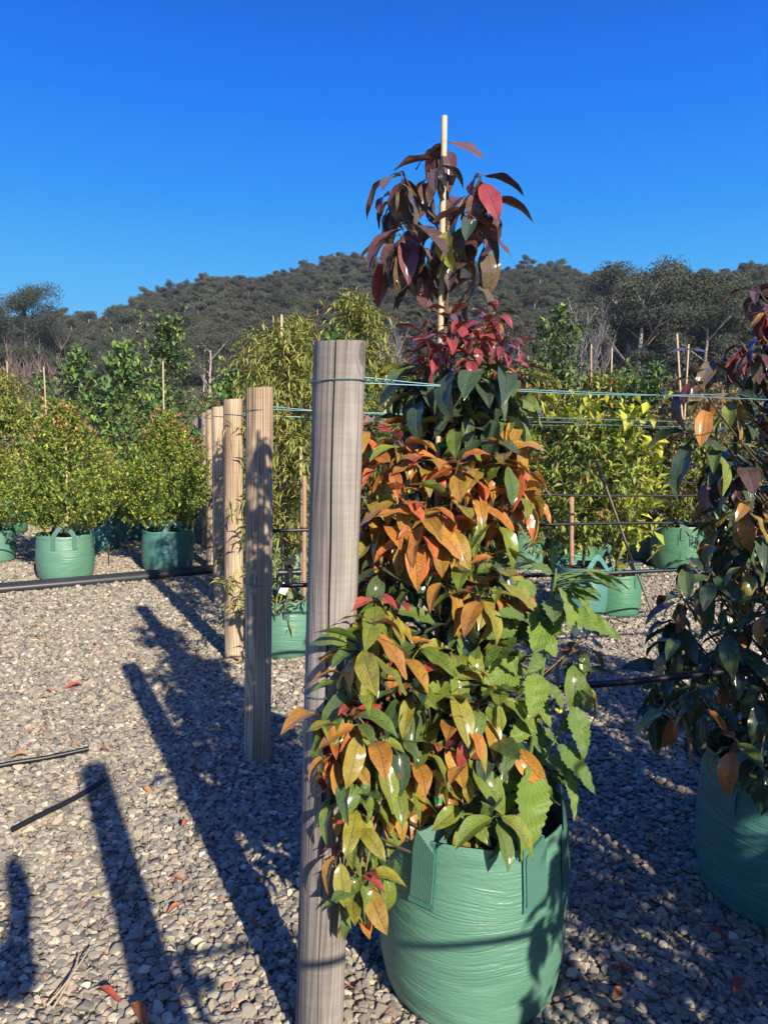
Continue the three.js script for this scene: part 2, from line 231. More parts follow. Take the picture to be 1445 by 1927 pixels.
for (const [y0, y1, k] of [[838, 790, 0], [826, 786, 1]]) { const m = part('trellis_wire', tubeGeo(bend(at(-60, y0, 8.4), at(372, y1, 12.4), .04, 14), .004, 5), WIRE); tag(m, ['lower', 'upper'][k] + ' of two wires running above the round bushes to the dark distant post', 'wire', 'trellis wires between the posts'); }
function pipe(pts, r, label, mat = BLACK, name = 'irrigation_pipe', group = 'black irrigation pipes') { const c = new THREE.CatmullRomCurve3(pts); const m = part(name, new THREE.TubeGeometry(c, Math.max(20, pts.length * 8), r, 9, false), mat); tag(m, label, 'pipe', group); return m; }
const rowPipe = (P, h, t0, t1, r, label, seed) => { const f = rng(seed), pts = []; for (let t = t0; t <= t1 + .01; t += (t1 - t0) / 12) pts.push(onRow(P, t, h + f.g() * .012).add(V(0, 0, -.075 + f.g() * .012))); return pipe(pts, r, label); };
rowPipe(P1, .885, .05, 5, .0105, 'black pipe passing behind the orange leaved shrub towards the shaded shrub', 1);
rowPipe(P2, 1.115, .0, 8, .0085, 'black pipe above the bags between the shadow striped post and the leaning cane', 2);
rowPipe(P2, .845, .1, 7, .0115, 'black pipe in front of the teal bag with the arched handle', 3);
rowPipe(P3, 1.12, 0, 9, .009, 'black pipe strung from the grained post across the yellow green shrubs', 4);
rowPipe(P4, 1.10, 0, 10, .010, 'black pipe strung from the slim pale post over the far bags', 5);
rowPipe(P5, 1.12, -.1, 11, .011, 'black pipe strung from the far pale post', 6);
rowPipe(P0, 1.085, 0, 4, .0105, 'black pipe strung from the near post, shading the green bag', 7);
{ const a = onGround(-60, 1117, .03), b = onGround(425, 1073, .03), d = b.clone().sub(a).normalize(), n = V(-d.z, 0, d.x);
  for (const [o, h, l] of [[0, .043, 'thick black pipe lying on the gravel, the one on the aisle side'], [.09, .045, 'thick black pipe lying on the gravel, the one beside the bags']]) pipe([a.clone().addScaledVector(d, -1).addScaledVector(n, -o).setY(h), a.clone().addScaledVector(n, -o).setY(h), a.clone().lerp(b, .5).addScaledVector(n, -o + .012).setY(h), b.clone().addScaledVector(n, -o).setY(h)], .043, l, DPIPE, 'ground_pipe', 'thick pipes on the ground'); }
pipe([at(-40, 985, 7.7), at(100, 975, 7.8), at(230, 949, 8.0)], .008, 'thin black pipe hanging in front of the round bushes');
pipe([at(388, 932, 8.2), at(406, 930, 8.1)], .014, 'short black pipe band on the far pale post');
pipe([onGround(-60, 1468).setY(.036), onGround(20, 1452).setY(.04), onGround(90, 1439).setY(.036), onGround(168, 1424).setY(.042)], .011, 'thin black pipe end lying on the gravel at the tip of the post shadow');
pipe([onGround(24, 1578).setY(.036), onGround(80, 1550).setY(.04), onGround(140, 1518).setY(.036), onGround(196, 1487).setY(.045)], .0115, 'short black pipe offcut lying across the post shadow on the gravel');
{ const g0 = onGround(1148, 1062, .03); pipe([g0, g0.clone().add(V(.6, 0, -.1))], .03, 'short thick pipe lying on the gravel behind the teal bag', DPIPE, 'ground_pipe', 'thick pipes on the ground'); pipe([g0.clone().add(V(.02, 0, -.08)), g0.clone().add(V(.62, .0, -.17))], .03, 'short thick pipe lying behind its twin near the teal bag', DPIPE, 'ground_pipe', 'thick pipes on the ground'); }
function tap(pos, label) { const g = thing('irrigation_tap', label, 'tap', pos); const cyl = (r, h) => new THREE.CylinderGeometry(r, r, h, 14);
  part('tap_body', mergeGeometries([cyl(.016, .13).rotateZ(Math.PI / 2), cyl(.021, .022).rotateZ(Math.PI / 2).translate(.05, 0, 0), cyl(.021, .022).rotateZ(Math.PI / 2).translate(-.05, 0, 0), cyl(.022, .06)]), BLACK, g);
  part('tap_handle', mergeGeometries([cyl(.012, .03).translate(0, .04, 0), new THREE.BoxGeometry(.065, .022, .022).rotateZ(.35).translate(.006, .062, 0), new THREE.BoxGeometry(.02, .05, .02).rotateZ(-.3).translate(.02, .07, 0)]), BLACK, g);
  part('tap_outlet', tubeGeo([V(0, -.02, 0), V(.004, -.06, .004), V(.02, -.09, .01), V(.03, -.12, .012)], .013, 8), BLACK, g); return g; }
tap(at(545, 1077, 4.1), 'black irrigation tap beside the cracked grey post').rotation.y = .25;
tap(onRow(P0, .12, 1.085).add(V(0, 0, .05)), 'black irrigation tap on the near pipe shading the gravel');
{ const g = thing('pipe_bracket', 'black bracket with a grey end plate on the far wires', 'bracket', at(1040, 795, 5.6)); part('bracket_arm', new THREE.CapsuleGeometry(.012, .3, 4, 8).rotateZ(Math.PI / 2), BLACK, g); part('end_plate', new THREE.CylinderGeometry(.035, .035, .012, 18).rotateX(Math.PI / 2).scale(1.3, 1, 1).translate(-.12, .075, .02), M({ color: col(.09, .09, .09), roughness: .8 }), g); part('plate_hook', new THREE.TorusGeometry(.014, .004, 6, 14).translate(-.1, .075, .03), BLACK, g); }

// ---------------------------------------------------------------- grow bags
function ribbon(path, width, thick, normals) { // flat strap along a path
  const mb = new MB(), n = path.length; let len = 0;
  for (let k = 0; k < n; k++) { const T = path[Math.min(n - 1, k + 1)].clone().sub(path[Math.max(0, k - 1)]).normalize(), N = normals[k].clone().addScaledVector(T, -normals[k].dot(T)).normalize(), B = T.clone().cross(N); if (k) len += path[k].distanceTo(path[k - 1]);
    for (const [s, q, u] of [[-1, 1, 0], [1, 1, 1], [1, -1, 1], [-1, -1, 0]]) { const p = path[k].clone().addScaledVector(B, s * width / 2).addScaledVector(N, q * thick / 2); mb.v(p.x, p.y, p.z, null, u, len); } }
  for (let k = 0; k < n - 1; k++) for (let s = 0; s < 4; s++) { const a = k * 4 + s, b = k * 4 + (s + 1) % 4; mb.t(a, b, a + 4); mb.t(b, b + 4, a + 4); }
  return toCreasedNormals(mb.geo(), .6);
}
function bagRadius(R, h, th, y, seed) { const s = y / h; let r = R * (1 - .10 * Math.pow(1 - s, 6) - .03 * sstep(.55, 1, s) + .025 * Math.sin(Math.PI * s)); if (s < .06) r *= lerp(.90, 1, Math.sqrt(s / .06));
  const c = Math.cos(th), q = Math.sin(th); r *= 1 + .03 * fbm(c * 1.5 + 9, q * 1.5 + s * 2, seed, 2) - .015 + .012 * Math.cos(4 * th + seed);
  const w = fbm(th * 1.6 + 2.0 * fbm(th * 1.5, s * 3, seed + 2, 2), s * 15 + 6 * fbm(th * .9, s * 1.5, seed + 4, 2), seed + 6, 3); const patch = sstep(.3, .7, fbm(th * 1.3 + 4, s * 2.2, seed + 11, 2)); return r + (w - .5) * .030 * R * sstep(0, .15, s) * (1 - .6 * sstep(.7, .95, s)) * (.35 + .9 * patch); }
function addBag(root, R, h, tone, seed, handles, nA = 48, nY = 24) {
  const mb = new MB(); for (let j = 0; j <= nY; j++) for (let k = 0; k <= nA; k++) { const th = k / nA * 2 * Math.PI, y = j / nY * h, r = bagRadius(R, h, th, y, seed); mb.v(r * Math.cos(th), y + (j === nY ? .006 * Math.sin(th * 5 + seed) : 0), r * Math.sin(th), null, th * R, y); }
  const A = nA + 1; for (let k = 0; k <= nA; k++) { const th = k / nA * 2 * Math.PI, r = bagRadius(R, h, th, h, seed) - .006; mb.v(r * Math.cos(th), h + .006 * Math.sin(th * 5 + seed) + .001, r * Math.sin(th), null, th * R, h + .01); } for (let k = 0; k <= nA; k++) { const th = k / nA * 2 * Math.PI, r = bagRadius(R, h, th, h * .86, seed) - .008; mb.v(r * Math.cos(th), h * .84, r * Math.sin(th), null, th * R, h * .86); }
  for (let j = 0; j < nY + 2; j++) for (let k = 0; k < nA; k++) { const a = j * A + k, b = a + A; mb.t(a, b, a + 1); mb.t(a + 1, b, b + 1); }
  const bag = part('bag', mb.geo(), BAG[tone], root);
  { const hm = new MB(); for (let j = 0; j <= 3; j++) for (let k = 0; k <= nA; k++) { const th = k / nA * 2 * Math.PI, y = h - .034 + .036 * j / 3, r = bagRadius(R, h, th, Math.min(y, h), seed) + (j === 0 || j === 3 ? .0005 : .0024); hm.v(r * Math.cos(th), y + .006 * Math.sin(th * 5 + seed) * j / 3 + (j === 0 ? .003 * fbm(th * 4, 1, seed) : 0), r * Math.sin(th), null, th * R, y + .2); } for (let j = 0; j < 3; j++) for (let k = 0; k < nA; k++) { const a = j * (nA + 1) + k, b = a + nA + 1; hm.t(a, b, a + 1); hm.t(a + 1, b, b + 1); } part('hem', hm.geo(), BAG[tone], bag); }
  const sm = new MB(), f = rng(seed), c0 = sm.v(0, h * .9, 0, null, .5, .5), rings = 5, SA = 24; for (let q = 1; q <= rings; q++) for (let k = 0; k < SA; k++) { const th = k / SA * 2 * Math.PI, r = (bagRadius(R, h, th, h * .88, seed) - .012) * q / rings; sm.v(r * Math.cos(th), h * .885 + f.g() * .012 + .02 * (1 - q / rings), r * Math.sin(th), null, r * Math.cos(th) * 2, r * Math.sin(th) * 2); }
  for (let k = 0; k < SA; k++) sm.t(c0, 1 + (k + 1) % SA, 1 + k); for (let q = 0; q < rings - 1; q++) for (let k = 0; k < SA; k++) { const a = 1 + q * SA + k, b = 1 + q * SA + (k + 1) % SA; sm.t(a, b, a + SA); sm.t(b, b + SA, a + SA); }
  part('soil', sm.geo(), SOIL, root);
  for (const [az, half, lean, rise, drop, wd, patch] of handles) { const path = [], nr = []; const P = (th, y, e) => { const r = bagRadius(R, h, th, Math.min(y, h), seed) + e; return V(r * Math.cos(th), y, r * Math.sin(th)); };
    const leg = (sg) => { const th = az + sg * half; const o = []; for (let k = 0; k <= 6; k++) o.push([P(th, h - drop + drop * k / 6, .0075), th]); return o; };
    const L = leg(-1), Rr = leg(1).reverse(); for (const [p, th] of L) { path.push(p); nr.push(V(Math.cos(th), 0, Math.sin(th))); }
    const n = 13; for (let k = 1; k < n; k++) { const t = k / n, th = az - half + 2 * half * (t + .06 * Math.sin(2 * Math.PI * t)), s = Math.pow(Math.sin(Math.PI * t), .75), p = P(th, h, .006 - lean * s); p.y = h + rise * s; path.push(p); nr.push(V(Math.cos(th), .2 * s, Math.sin(th))); }
    for (const [p, th] of Rr) { path.push(p); nr.push(V(Math.cos(th), 0, Math.sin(th))); }
    part('handle', ribbon(path, wd, .004, nr), STRAP[tone], bag);
    if (patch) for (const sg of [-1, 1]) { const th = az + sg * half, pp = [], pn = []; for (let k = 0; k <= 8; k++) { pp.push(P(th, h - drop * 1.12 + drop * 1.1 * k / 8, .0035)); pn.push(V(Math.cos(th), 0, Math.sin(th))); } part('handle_patch', ribbon(pp, wd * 1.2, .003, pn), STRAP.patch, bag); }
  }
  return bag;
}

// ---------------------------------------------------------------- the broad leaved shrubs
function leafGeo(seed, wr, rows = 9) { // unit length along +z, upper face +y
  const f = rng(seed), mb = new MB(), cols = [-1, -.55, 0, .55, 1], bendA = f.r(.06, .5), fold = f.r(-.02, .12), wave = f.r(.004, .028), twist = f.g() * .25, ph = f() * 6, skew = f.g() * .04, pet = .09;
  for (let j = 0; j <= rows; j++) { const s = j / rows, w = wr * Math.pow(Math.sin(Math.PI * Math.pow(s, .88)), .7) * (s > .8 ? 1 - 1.6 * (s - .8) : 1), z = pet + (1 - pet) * s; const cz = z, cy = .10 * Math.sin(Math.PI * s) * .3 - bendA * s * s;
    for (const t of cols) { const x = t * Math.max(w, .004) + skew * Math.sin(Math.PI * s), y = cy + fold * Math.abs(t) * Math.sin(Math.PI * s) + wave * Math.sin(s * 14 + ph + t) * Math.abs(t), tw = twist * s; mb.v(x * Math.cos(tw) - 0 * y, y + x * Math.sin(tw), cz - bendA * .35 * s * s, null, .5 + t * .5, s); } }
  for (let j = 0; j < rows; j++) for (let k = 0; k < 4; k++) { const a = j * 5 + k, b = a + 5; mb.t(a, b, a + 1); mb.t(a + 1, b, b + 1); }
  mb.tube([V(0, 0, 0), V(0, .004, pet + .02)], .009, 3, null, false); return mb.geo();
}
const LEAFV = [...Array(16)].map((_, k) => leafGeo(100 + k, [.185, .165, .205, .175, .195, .155, .18, .21, .17][k % 9] * (k > 8 ? .92 : 1)));
function place(dir, nrm, roll) { const z = dir.clone().normalize(), y = nrm.clone().addScaledVector(z, -nrm.dot(z)); if (y.lengthSq() < 1e-4) y.set(1, 0, 0); y.normalize(); const x = y.clone().cross(z); const q = new THREE.Quaternion().setFromRotationMatrix(new THREE.Matrix4().makeBasis(x, y, z)); return q.multiply(new THREE.Quaternion().setFromAxisAngle(V(0, 0, 1), roll)); }
// whorl: [point, leaf count, length, palette, elevation of the first and last leaf in degrees, share of young leaves]
function broadShrub(root, stemPts, whorls, seed, stemR) {
  const f = rng(seed), b = root.position, leaves = [], stem = new THREE.CatmullRomCurve3(stemPts.map(p => p.clone().sub(b)));
  part('trunk', tubeGeo(stem.getPoints(40), t => lerp(stemR, .004, Math.pow(t, .8)), 8), STEM, root);
  const samples = stem.getPoints(80);
  for (const [P, n, len, pal, e0, e1, young] of whorls) {
    const p = P.clone().sub(b); let best = samples[0], bd = 1e9; for (const s of samples) { const d = Math.hypot(s.x - p.x, s.z - p.z), want = p.y - s.y; if (want < .02 + d * .15) continue; const e = Math.abs(want - d * .75 - .04); if (e < bd) { bd = e; best = s; } }
    const low = p.y < .66 && Math.hypot(p.x, p.z) > .2; if (low) best = samples.find(q => q.y > .66) ?? best; const out = V(p.x - best.x, 0, p.z - best.z), dist = out.length(); if (dist > .015) { const mid = low ? V(lerp(best.x, p.x, .85), Math.max(.84, p.y + .2), lerp(best.z, p.z, .85)) : best.clone().lerp(p, .5).add(V(0, -.18 * dist, 0)).addScaledVector(V(f.g(), f.g(), f.g()), .02); part('branch', tubeGeo(new THREE.QuadraticBezierCurve3(best, mid, p).getPoints(9), t => lerp(.0065, .0025, t), 5), f() < .5 ? STEM : TWIG, root); }
    const az0 = f() * 6.28, outA = Math.atan2(out.z, out.x);
    for (let i = 0; i < n; i++) { const t = i / Math.max(1, n - 1), isY = t < young; let az = az0 + i * 2.4 + f.g() * .3; if (dist > .1) { const d = Math.atan2(Math.sin(az - outA), Math.cos(az - outA)); az = outA + d * .82; }
      const el = (lerp(e0, e1, t) + f.g() * 14) * Math.PI / 180, dir = V(Math.cos(az) * Math.cos(el), Math.sin(el), Math.sin(az) * Math.cos(el)); const L = len * f.r(.62, 1.18) * (isY ? .7 : 1);
      const mixTo = { orange: ['bronze', 'olive', 'young'], bronze: ['orange', 'olive', 'olive'], olive: ['bronze', 'dgreen', 'orange'], dgreen: ['olive', 'olive', 'bronze'], red: ['top', 'orange', 'dgreen'], top: ['dgreen', 'red', 'top'], young: ['orange', 'bronze', 'red'] }[pal], pl = f() < .15 ? f.pick(mixTo) : isY && pal !== 'top' && pal !== 'red' && pal !== 'dgreen' ? 'young' : pal; const q = place(dir, V(Math.cos(az) * .25, 1, Math.sin(az) * .25), f.g() * .55);
      const o = p.clone().addScaledVector(UPV, -.012 * t * f() - .03 * t); leaves.push({ o, q, L, v: Math.floor(f() * LEAFV.length), pl, c: Math.floor(f() * PAL[pl].length), d: o.clone().add(b).addScaledVector(dir, L * .5).distanceTo(camera.position) }); } }
  leaves.sort((a, c) => a.d - c.d); const rest = [], mtx = new THREE.Matrix4();
  leaves.forEach((l, k) => { if (k < 300) { const m = part('leaf', LEAFV[l.v], leafMats[l.pl][l.c], root); m.position.copy(l.o); m.quaternion.copy(l.q); m.scale.setScalar(l.L); } else { const g = LEAFV[l.v].clone(), c = PAL[l.pl][l.c], n = g.attributes.position.count, a = new Float32Array(n * 3); for (let i = 0; i < n; i++) a.set(c, i * 3); g.setAttribute('color', new THREE.BufferAttribute(a, 3)); g.applyMatrix4(mtx.compose(l.o, l.q, V(l.L, l.L, l.L))); rest.push(g); } });
  if (rest.length) part('inner_leaves', mergeGeometries(rest), LEAFREST, root).userData.kind = 'stuff';
  return leaves.length;
}
const MAINF = 2.04, mainBase = at(893, 1500, MAINF).setY(0);
{ // main shrub
  const root = thing('potted_shrub', 'tall staked shrub with orange and bronze leaves and dark red top, in green bag', 'shrub', mainBase);
  addBag(root, .262, .545, 'green', 5, [[1.62, .58, .16, .02, .155, .066, true], [.05, .42, .03, .10, .155, .05, true], [3.25, .40, .08, .04, .15, .05, true]], 150, 90);
  const s = [[872, 1600], [850, 1400], [826, 1150], [822, 950], [826, 760], [838, 600], [842, 450], [838, 270]].map(([x, y]) => at(x, y, MAINF));
  const w = [], f = rng(8), A = (x, y, d, n, L, pal, e0, e1, yg = 0) => w.push([at(x, y, MAINF - d), n, L, pal, e0, e1, yg]);
  // drooping dark red top
  for (const [x, y, d, n, L] of [[838, 262, 0, 7, .115], [757, 322, .04, 8, .15], [905, 328, .05, 8, .145], [808, 318, -.08, 6, .14], [872, 372, -.06, 6, .15], [768, 415, .07, 8, .16], [884, 400, .09, 7, .16], [822, 425, -.1, 6, .15], [738, 455, .0, 5, .15], [910, 440, -.02, 6, .15], [800, 470, .06, 4, .15], [752, 440, .1, 6, .14], [862, 455, .08, 5, .14], [920, 372, .02, 6, .13], [735, 360, -.03, 6, .14], [825, 300, .08, 5, .12]]) A(x, y, d, n, L * .95, 'top', -15, -82);
  A(842, 425, .13, 3, .145, 'olive', -60, -85); A(800, 582, .02, 3, .13, 'top', 5, -20); A(893, 520, 0, 3, .13, 'top', -20, -70);
  // bright red flush
  for (const [x, y, d] of [[845, 590, .1], [905, 588, .06], [935, 582, -.03], [800, 625, .09], [850, 628, .15], [895, 632, .13], [942, 632, .07], [785, 650, .03], [958, 662, .05], [975, 685, 0], [880, 655, .16], [825, 650, .12], [915, 610, .1], [865, 612, -.08]]) A(x, y, d, 8, .078, 'red', 35, -45);
  // dark green tier
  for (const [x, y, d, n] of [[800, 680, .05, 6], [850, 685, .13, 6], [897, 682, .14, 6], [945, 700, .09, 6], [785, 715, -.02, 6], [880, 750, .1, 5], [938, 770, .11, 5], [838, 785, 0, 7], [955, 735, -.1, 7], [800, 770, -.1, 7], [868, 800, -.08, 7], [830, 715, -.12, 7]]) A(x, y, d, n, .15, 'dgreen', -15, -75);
  for (const [x, y, d] of [[975, 790, .06], [950, 800, .1]]) A(x, y, d, 5, .14, 'bronze', -30, -80);
  // orange tier
  for (const [x, y, d, n, pal] of [[688, 795, .08, 7, 'orange'], [740, 815, .03, 6, 'bronze'], [790, 795, 0, 5, 'orange'], [738, 872, .16, 8, 'orange'], [792, 858, .1, 7, 'bronze'], [862, 868, .18, 8, 'orange'], [908, 872, .12, 7, 'orange'], [950, 880, .08, 6, 'orange'], [985, 878, .02, 7, 'orange'], [992, 925, -.05, 6, 'orange'], [752, 925, .2, 8, 'orange'], [692, 940, .1, 7, 'bronze'], [800, 955, .23, 9, 'orange'], [850, 935, .2, 8, 'orange'], [902, 930, .15, 7, 'orange'], [958, 945, .08, 7, 'orange'], [705, 1000, .08, 6, 'bronze'], [780, 995, .22, 9, 'orange'], [838, 985, .19, 8, 'bronze'], [900, 1000, .1, 6, 'olive'], [740, 985, .15, 7, 'orange']]) A(x, y, d, n + 1, .124, pal, 25, -68, .12);
  // bronze and olive skirt
  for (const [x, y, d, n, L, pal, yg] of [[690, 1095, .1, 7, .13, 'bronze', .2], [735, 1140, .2, 9, .145, 'bronze', .15], [678, 1165, .12, 6, .13, 'bronze', .3], [925, 1070, .15, 6, .16, 'olive', 0], [945, 1085, .1, 5, .15, 'olive', 0], [985, 1078, .12, 4, .11, 'young', 0], [868, 1095, .05, 6, .15, 'olive', 0], [800, 1170, .1, 7, .14, 'dgreen', 0], [850, 1200, .05, 6, .14, 'dgreen', 0], [776, 1285, .26, 10, .155, 'olive', .3], [640, 1215, .06, 6, .14, 'olive', 0], [705, 1305, .2, 7, .10, 'young', 0], [850, 1270, .2, 7, .16, 'olive', 0], [902, 1320, .2, 7, .15, 'olive', 0], [876, 1355, .24, 5, .10, 'young', 0], [640, 1335, .1, 7, .13, 'olive', .2], [602, 1405, .08, 8, .092, 'young', 0], [680, 1385, .18, 8, .145, 'olive', .2], [762, 1425, .23, 8, .14, 'bronze', .2], [700, 1465, .18, 7, .13, 'bronze', 0], [812, 1395, .22, 7, .14, 'olive', .2], [960, 1385, .15, 5, .14, 'olive', 0], [650, 1500, .15, 8, .13, 'bronze', 0], [742, 1480, .23, 8, .135, 'bronze', .15], [1078, 1225, .05, 7, .125, 'bronze', .3], [1100, 1195, 0, 6, .12, 'bronze', 0], [1090, 1265, .03, 6, .12, 'bronze', .3], [702, 1590, .15, 7, .115, 'olive', 0], [665, 1645, .18, 9, .115, 'bronze', .1], [722, 1615, .14, 6, .13, 'olive', 0], [880, 1540, .1, 4, .09, 'olive', 0], [720, 1220, .12, 7, .14, 'olive', .1], [830, 1330, .16, 7, .15, 'olive', 0], [625, 1270, 0, 6, .13, 'olive', 0], [580, 1340, -.02, 6, .12, 'bronze', 0], [640, 1680, .17, 6, .10, 'bronze', 0]]) A(x < 700 && y > 1150 ? x + 22 : x, y, x < 700 && y > 1150 ? Math.max(d, .33) : d, n + 1, L, pal === 'bronze' && (x * 7 + y) % 5 < 2.2 ? 'olive' : pal, 25, -68, yg * .8);
  for (let k = 0; k < 15; k++) A(lerp(680, 1000, (k * .618) % 1), 800 + k * 15, .02 + .14 * f(), 8, .12, f.pick(['orange', 'bronze', 'olive']), 25, -68, .1);
  for (let k = 0; k < 6; k++) A(632 + (k * 37 % 70), 1400 + k * 48, .35, 7, .10, f.pick(['bronze', 'olive', 'olive']), 10, -75, .25);
  for (let k = 0; k < 44; k++) { const y = 1075 + k * 10.6 + f.g() * 10, l = y < 1300 ? lerp(690, 660, (y - 1080) / 220) : lerp(650, 680, (y - 1300) / 240), x = l + (k * .618 % 1) * (945 - l); if (y < 1180 && x > 745 && x < 860) continue; A(x, y, x < 700 && y > 1150 ? .36 : .06 + .2 * f(), 8, .138, f.pick(['olive', 'olive', 'olive', 'bronze', 'dgreen']), 25, -70, f() < .25 ? .15 : 0); }
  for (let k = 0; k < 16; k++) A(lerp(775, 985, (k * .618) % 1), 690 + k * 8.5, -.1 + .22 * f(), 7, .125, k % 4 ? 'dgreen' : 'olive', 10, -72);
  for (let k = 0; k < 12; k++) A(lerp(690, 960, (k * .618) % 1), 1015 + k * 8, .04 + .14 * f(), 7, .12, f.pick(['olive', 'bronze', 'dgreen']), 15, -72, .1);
  // inner and rear growth, in shade
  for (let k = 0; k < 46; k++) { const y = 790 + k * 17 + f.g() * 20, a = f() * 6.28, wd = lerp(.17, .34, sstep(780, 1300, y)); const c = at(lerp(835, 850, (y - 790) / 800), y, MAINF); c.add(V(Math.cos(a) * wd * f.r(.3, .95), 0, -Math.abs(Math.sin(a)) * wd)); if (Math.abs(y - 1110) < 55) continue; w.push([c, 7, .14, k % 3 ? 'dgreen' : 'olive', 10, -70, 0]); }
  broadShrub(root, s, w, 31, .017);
  // hardwood stake tied to the stem
  const sp = [at(836, 219, MAINF - .02), at(829, 600, MAINF - .03), at(822, 1000, MAINF - .035), at(826, 1560, MAINF - .06)].map(p => p.sub(mainBase));
  part('stake', tubeGeo(new THREE.CatmullRomCurve3(sp).getPoints(20), .0082, 10), BAMBOO, root);
  for (const [x, y, m] of [[836, 838, 0], [824, 1110, 1]]) { const p = at(x, y, MAINF - .03).sub(mainBase); part('tie_tape', new THREE.TorusGeometry(.017, .005, 8, 18).scale(1, 1, 1.6).rotateX(Math.PI / 2).translate(p.x, p.y, p.z), M({ color: col(.02, .28, .10), roughness: .5 }), root); }
  const st = at(825, 1492, 1.86).sub(mainBase); part('cut_cane', new THREE.CylinderGeometry(.0105, .0095, .075, 12).translate(st.x, st.y, st.z), CANE, root); part('tie_tape', new THREE.CylinderGeometry(.0118, .0118, .014, 12).translate(st.x, st.y - .016, st.z), M({ color: col(.02, .28, .10), roughness: .5 }), root);
}
function rowShrub(label, base, seed, hand, bagTone = 'teal', count = 150) { // its shaded neighbour and the ones that shade it
  const root = thing('potted_shrub', label, 'shrub', base, 'broad leaved shrubs in the two nearest rows'), f = rng(seed);
  addBag(root, .262, .52, bagTone, seed, [[2.3, .40, .02, .10, .15, .05, false], [.6, .42, .05, .09, .15, .05, false], [5, .4, .05, .08, .15, .05, false]], 96, 50);
  const stem = [V(0, .45, 0), V(.02, 1, .01), V(-.01, 1.6, 0), V(.01, 2.15, .01)].map(p => p.add(base)), w = [...hand];
  const rad = y => y < .6 ? .36 : y < 1.1 ? .43 : lerp(.38, .14, (y - 1.1) / 1.05);
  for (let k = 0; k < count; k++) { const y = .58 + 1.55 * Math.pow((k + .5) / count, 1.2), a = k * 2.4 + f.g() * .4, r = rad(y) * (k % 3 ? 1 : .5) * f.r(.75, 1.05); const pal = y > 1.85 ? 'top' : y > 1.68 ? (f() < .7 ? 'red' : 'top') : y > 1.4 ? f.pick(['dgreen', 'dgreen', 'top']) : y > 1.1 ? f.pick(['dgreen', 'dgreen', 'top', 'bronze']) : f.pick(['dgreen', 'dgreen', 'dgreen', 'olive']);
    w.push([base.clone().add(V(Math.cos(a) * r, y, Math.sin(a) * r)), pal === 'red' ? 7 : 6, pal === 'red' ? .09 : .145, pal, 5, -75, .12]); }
  broadShrub(root, stem, w, seed + 1, .016); return root;
}
const shadeBase = V(1.40, 0, -2.46);
{ const hand = [], A = (x, y, d, n, L, pal, e0 = 0, e1 = -75) => hand.push([at(x, y, 2.46 - d), n, L, pal, e0, e1, 0]);
  for (const [x, y, d, n, L, p] of [[1425, 545, 0, 8, .11, 'top'], [1440, 575, .08, 8, .1, 'red'], [1395, 645, .08, 7, .10, 'red'], [1430, 650, .1, 7, .11, 'top'], [1345, 665, 0, 6, .15, 'top'], [1300, 705, .1, 7, .14, 'top'], [1330, 745, .12, 5, .13, 'bronze'], [1300, 815, .1, 4, .17, 'dgreen'], [1355, 825, .1, 5, .15, 'olive'], [1380, 740, .05, 6, .15, 'dgreen'], [1402, 945, .15, 7, .13, 'bronze'], [1440, 960, .1, 6, .12, 'orange'], [1290, 1050, .1, 6, .14, 'dgreen'], [1280, 1120, .12, 7, .13, 'top'], [1340, 1090, .15, 6, .15, 'dgreen'], [1275, 1200, .1, 6, .15, 'dgreen'], [1310, 1280, .15, 7, .15, 'dgreen'], [1265, 1330, .05, 5, .14, 'olive'], [1370, 1180, .2, 7, .14, 'dgreen'], [1400, 1060, .2, 7, .13, 'olive']]) A(x, y, d, n, L, p);
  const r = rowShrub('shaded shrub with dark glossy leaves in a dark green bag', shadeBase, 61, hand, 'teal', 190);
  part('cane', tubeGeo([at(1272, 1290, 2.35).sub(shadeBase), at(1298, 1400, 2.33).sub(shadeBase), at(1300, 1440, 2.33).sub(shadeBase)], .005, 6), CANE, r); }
const shader = rowShrub('unseen broad leaved shrub in the row behind the viewer, shading the gravel and the dark bag', V(1.52, 0, -.56), 71, []);
{ const c2 = copyOf(shader); c2.position.set(1.98, 0, -.66); c2.rotation.y = 3.3; const c = copyOf(shader); c.position.set(2.55, 0, -.82); c.rotation.y = 2; c.scale.set(1.25, 1.12, 1.25); const d = copyOf(shader, 'broad leaved shrub next to the shaded shrub in its row'); d.position.set(2.55, 0, -2.85); d.rotation.y = 4; const e = copyOf(shader); e.position.set(3.15, 0, -1.0); e.rotation.y = 1; e.scale.set(1.25, 1.12, 1.25); }  // rear row crowded close, one extra shrub added out of view to deepen shade

